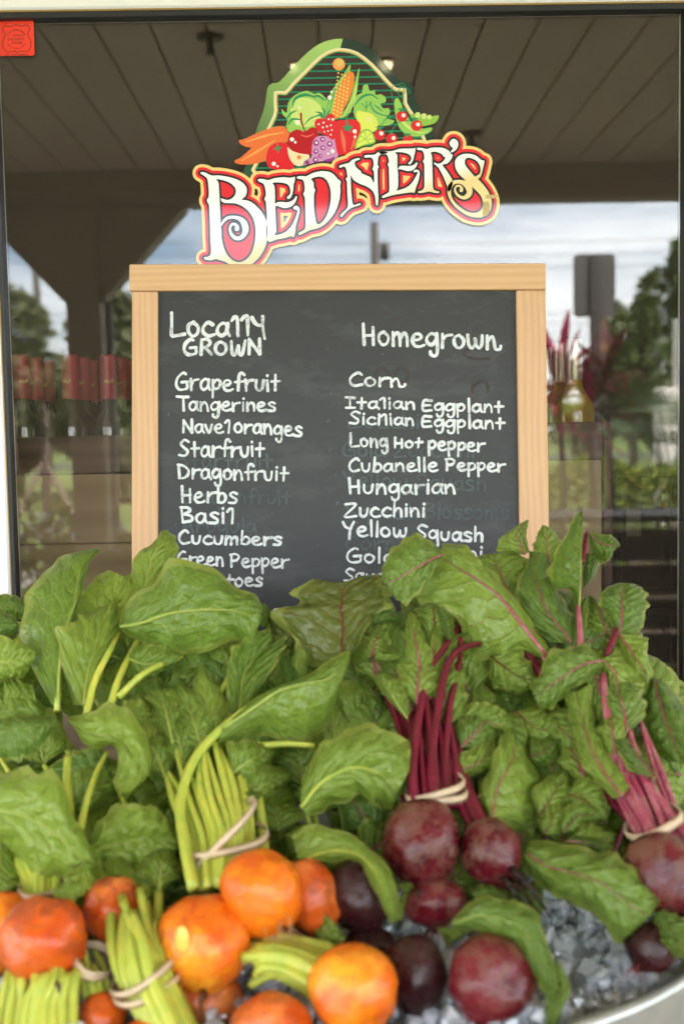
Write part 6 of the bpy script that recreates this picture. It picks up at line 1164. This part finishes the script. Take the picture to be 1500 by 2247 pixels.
for (L_, w_, z_) in (([(402,1680),(388,1610),(350,1540)], 46, -.012), ([(455,1655),(468,1590),(430,1510)], 44, -.006), ([(505,1700),(550,1668),(600,1650)], 52, -.010), ([(360,1700),(335,1640),(300,1600)], 40, .0), ([(530,1760),(580,1720),(640,1700)], 44, .015)):
    sleaf(G2, L_, w_, LG, (z_, z_ - .01, z_ + .01), amp=.010, ribr=6, crown=.014)
for (L_, w_, z_) in (([(905,1560),(880,1500),(840,1440)], 40, -.01), ([(1010,1640),(1050,1600),(1090,1540)], 44, -.005), ([(960,1500),(990,1440),(1040,1380)], 36, .005)):
    sleaf(R1, L_, w_, LR, (z_, z_ - .01, z_ + .01), amp=.010, ribr=4, crown=.014)
# curled small leaves right of the middle
for (L_, w_) in (([(1180,1790),(1215,1740),(1240,1690)], 34), ([(1230,1830),(1270,1790),(1330,1790)], 30), ([(1190,1830),(1210,1800),(1200,1750)], 30), ([(1240,1740),(1290,1760),(1330,1800)], 36), ([(1160,1660),(1190,1650),(1225,1620)], 30), ([(1130,1560),(1180,1600),(1240,1590)], 34), ([(1250,1840),(1300,1850),(1350,1830)], 34), ([(1075,1440),(1130,1480),(1180,1500)], 40), ([(1090,1560),(1120,1620),(1130,1680)], 34), ([(1200,1560),(1240,1610),(1290,1640)], 36)):
    sleaf(R2, L_, w_ * 1.25, LR, (.015, .0, .01), amp=.007, lob=.05, wob=.3, nr=18, ribr=3, ribmat=M_sr2)
# ---------------------------------------------------------------- the mass of greens underneath
g = random.Random(77); top = [(-100, 1330), (60, 1350), (140, 1330), (300, 1260), (480, 1310), (600, 1400), (700, 1370), (850, 1330), (980, 1270), (1100, 1260), (1280, 1260), (1370, 1330), (1410, 1420), (1440, 1600), (1500, 1720), (1600, 1780)]
def ytop(x): return float(np.interp(x, [t[0] for t in top], [t[1] for t in top]))
layers = [(46, .055, 74, 'top'), (62, .062, 70, 0), (70, .10, 84, 0), (46, .15, 100, 0)]
for (cnt, dz, wv_, md) in layers:
    for k in range(cnt):
        bx = (k + g.random()) / cnt * 1660 - 80; x = bx; y0 = ytop(x) + 60 + g.random() ** .8 * (2010 - ytop(x) - 60)
        if md == 'top': y0 = ytop(x) + g.uniform(60, 240)
        if y0 > 1900 and x > 1150: continue
        L0 = g.uniform(110, 210); a = math.radians(g.gauss(0 if y0 < 1700 else 25, 45)); bend = g.uniform(-50, 50)
        p0 = (x - L0 * .45 * math.sin(a), y0 + L0 * .45 * math.cos(a)); p2 = (x + L0 * .5 * math.sin(a) + bend, max(ytop(x) + 5, y0 - L0 * .5 * math.cos(a))); p1 = ((p0[0] + p2[0]) / 2 - bend * .5, (p0[1] + p2[1]) / 2)
        red = x > 820 or (x > 640 and g.random() < .5); cand = ([R1, R2, R4, R6, R3] if red else [G1, G2, G6, G7]); par = min(cand, key=lambda e: (e.location - P(x, y0, D(min(2300, y0)))).length)
        sleaf(par, [p0, p1, p2], wv_ * g.uniform(.65, 1.1), LR if red else LG, (dz + g.uniform(-.01, .01), dz - .012, dz + g.uniform(-.005, .02)), g.uniform(.8, 1.2), amp=g.uniform(.004, .009), ribr=g.uniform(3, 6), crown=g.uniform(.008, .020), lob=.03, wob=.35, nr=18, nc=6)
        if g.random() < .6 and y0 < 1760: stem(par, [(p0[0], p0[1], dz), (p0[0] + (920 - p0[0]) * .04, p0[1] + 60, dz + .01), (p0[0] + (920 - p0[0]) * .1, p0[1] + 130, dz + .03)], g.uniform(4, 7), g.uniform(6, 9), (M_sr2 if g.random() < .6 else M_sp) if red else M_sg, n=8)
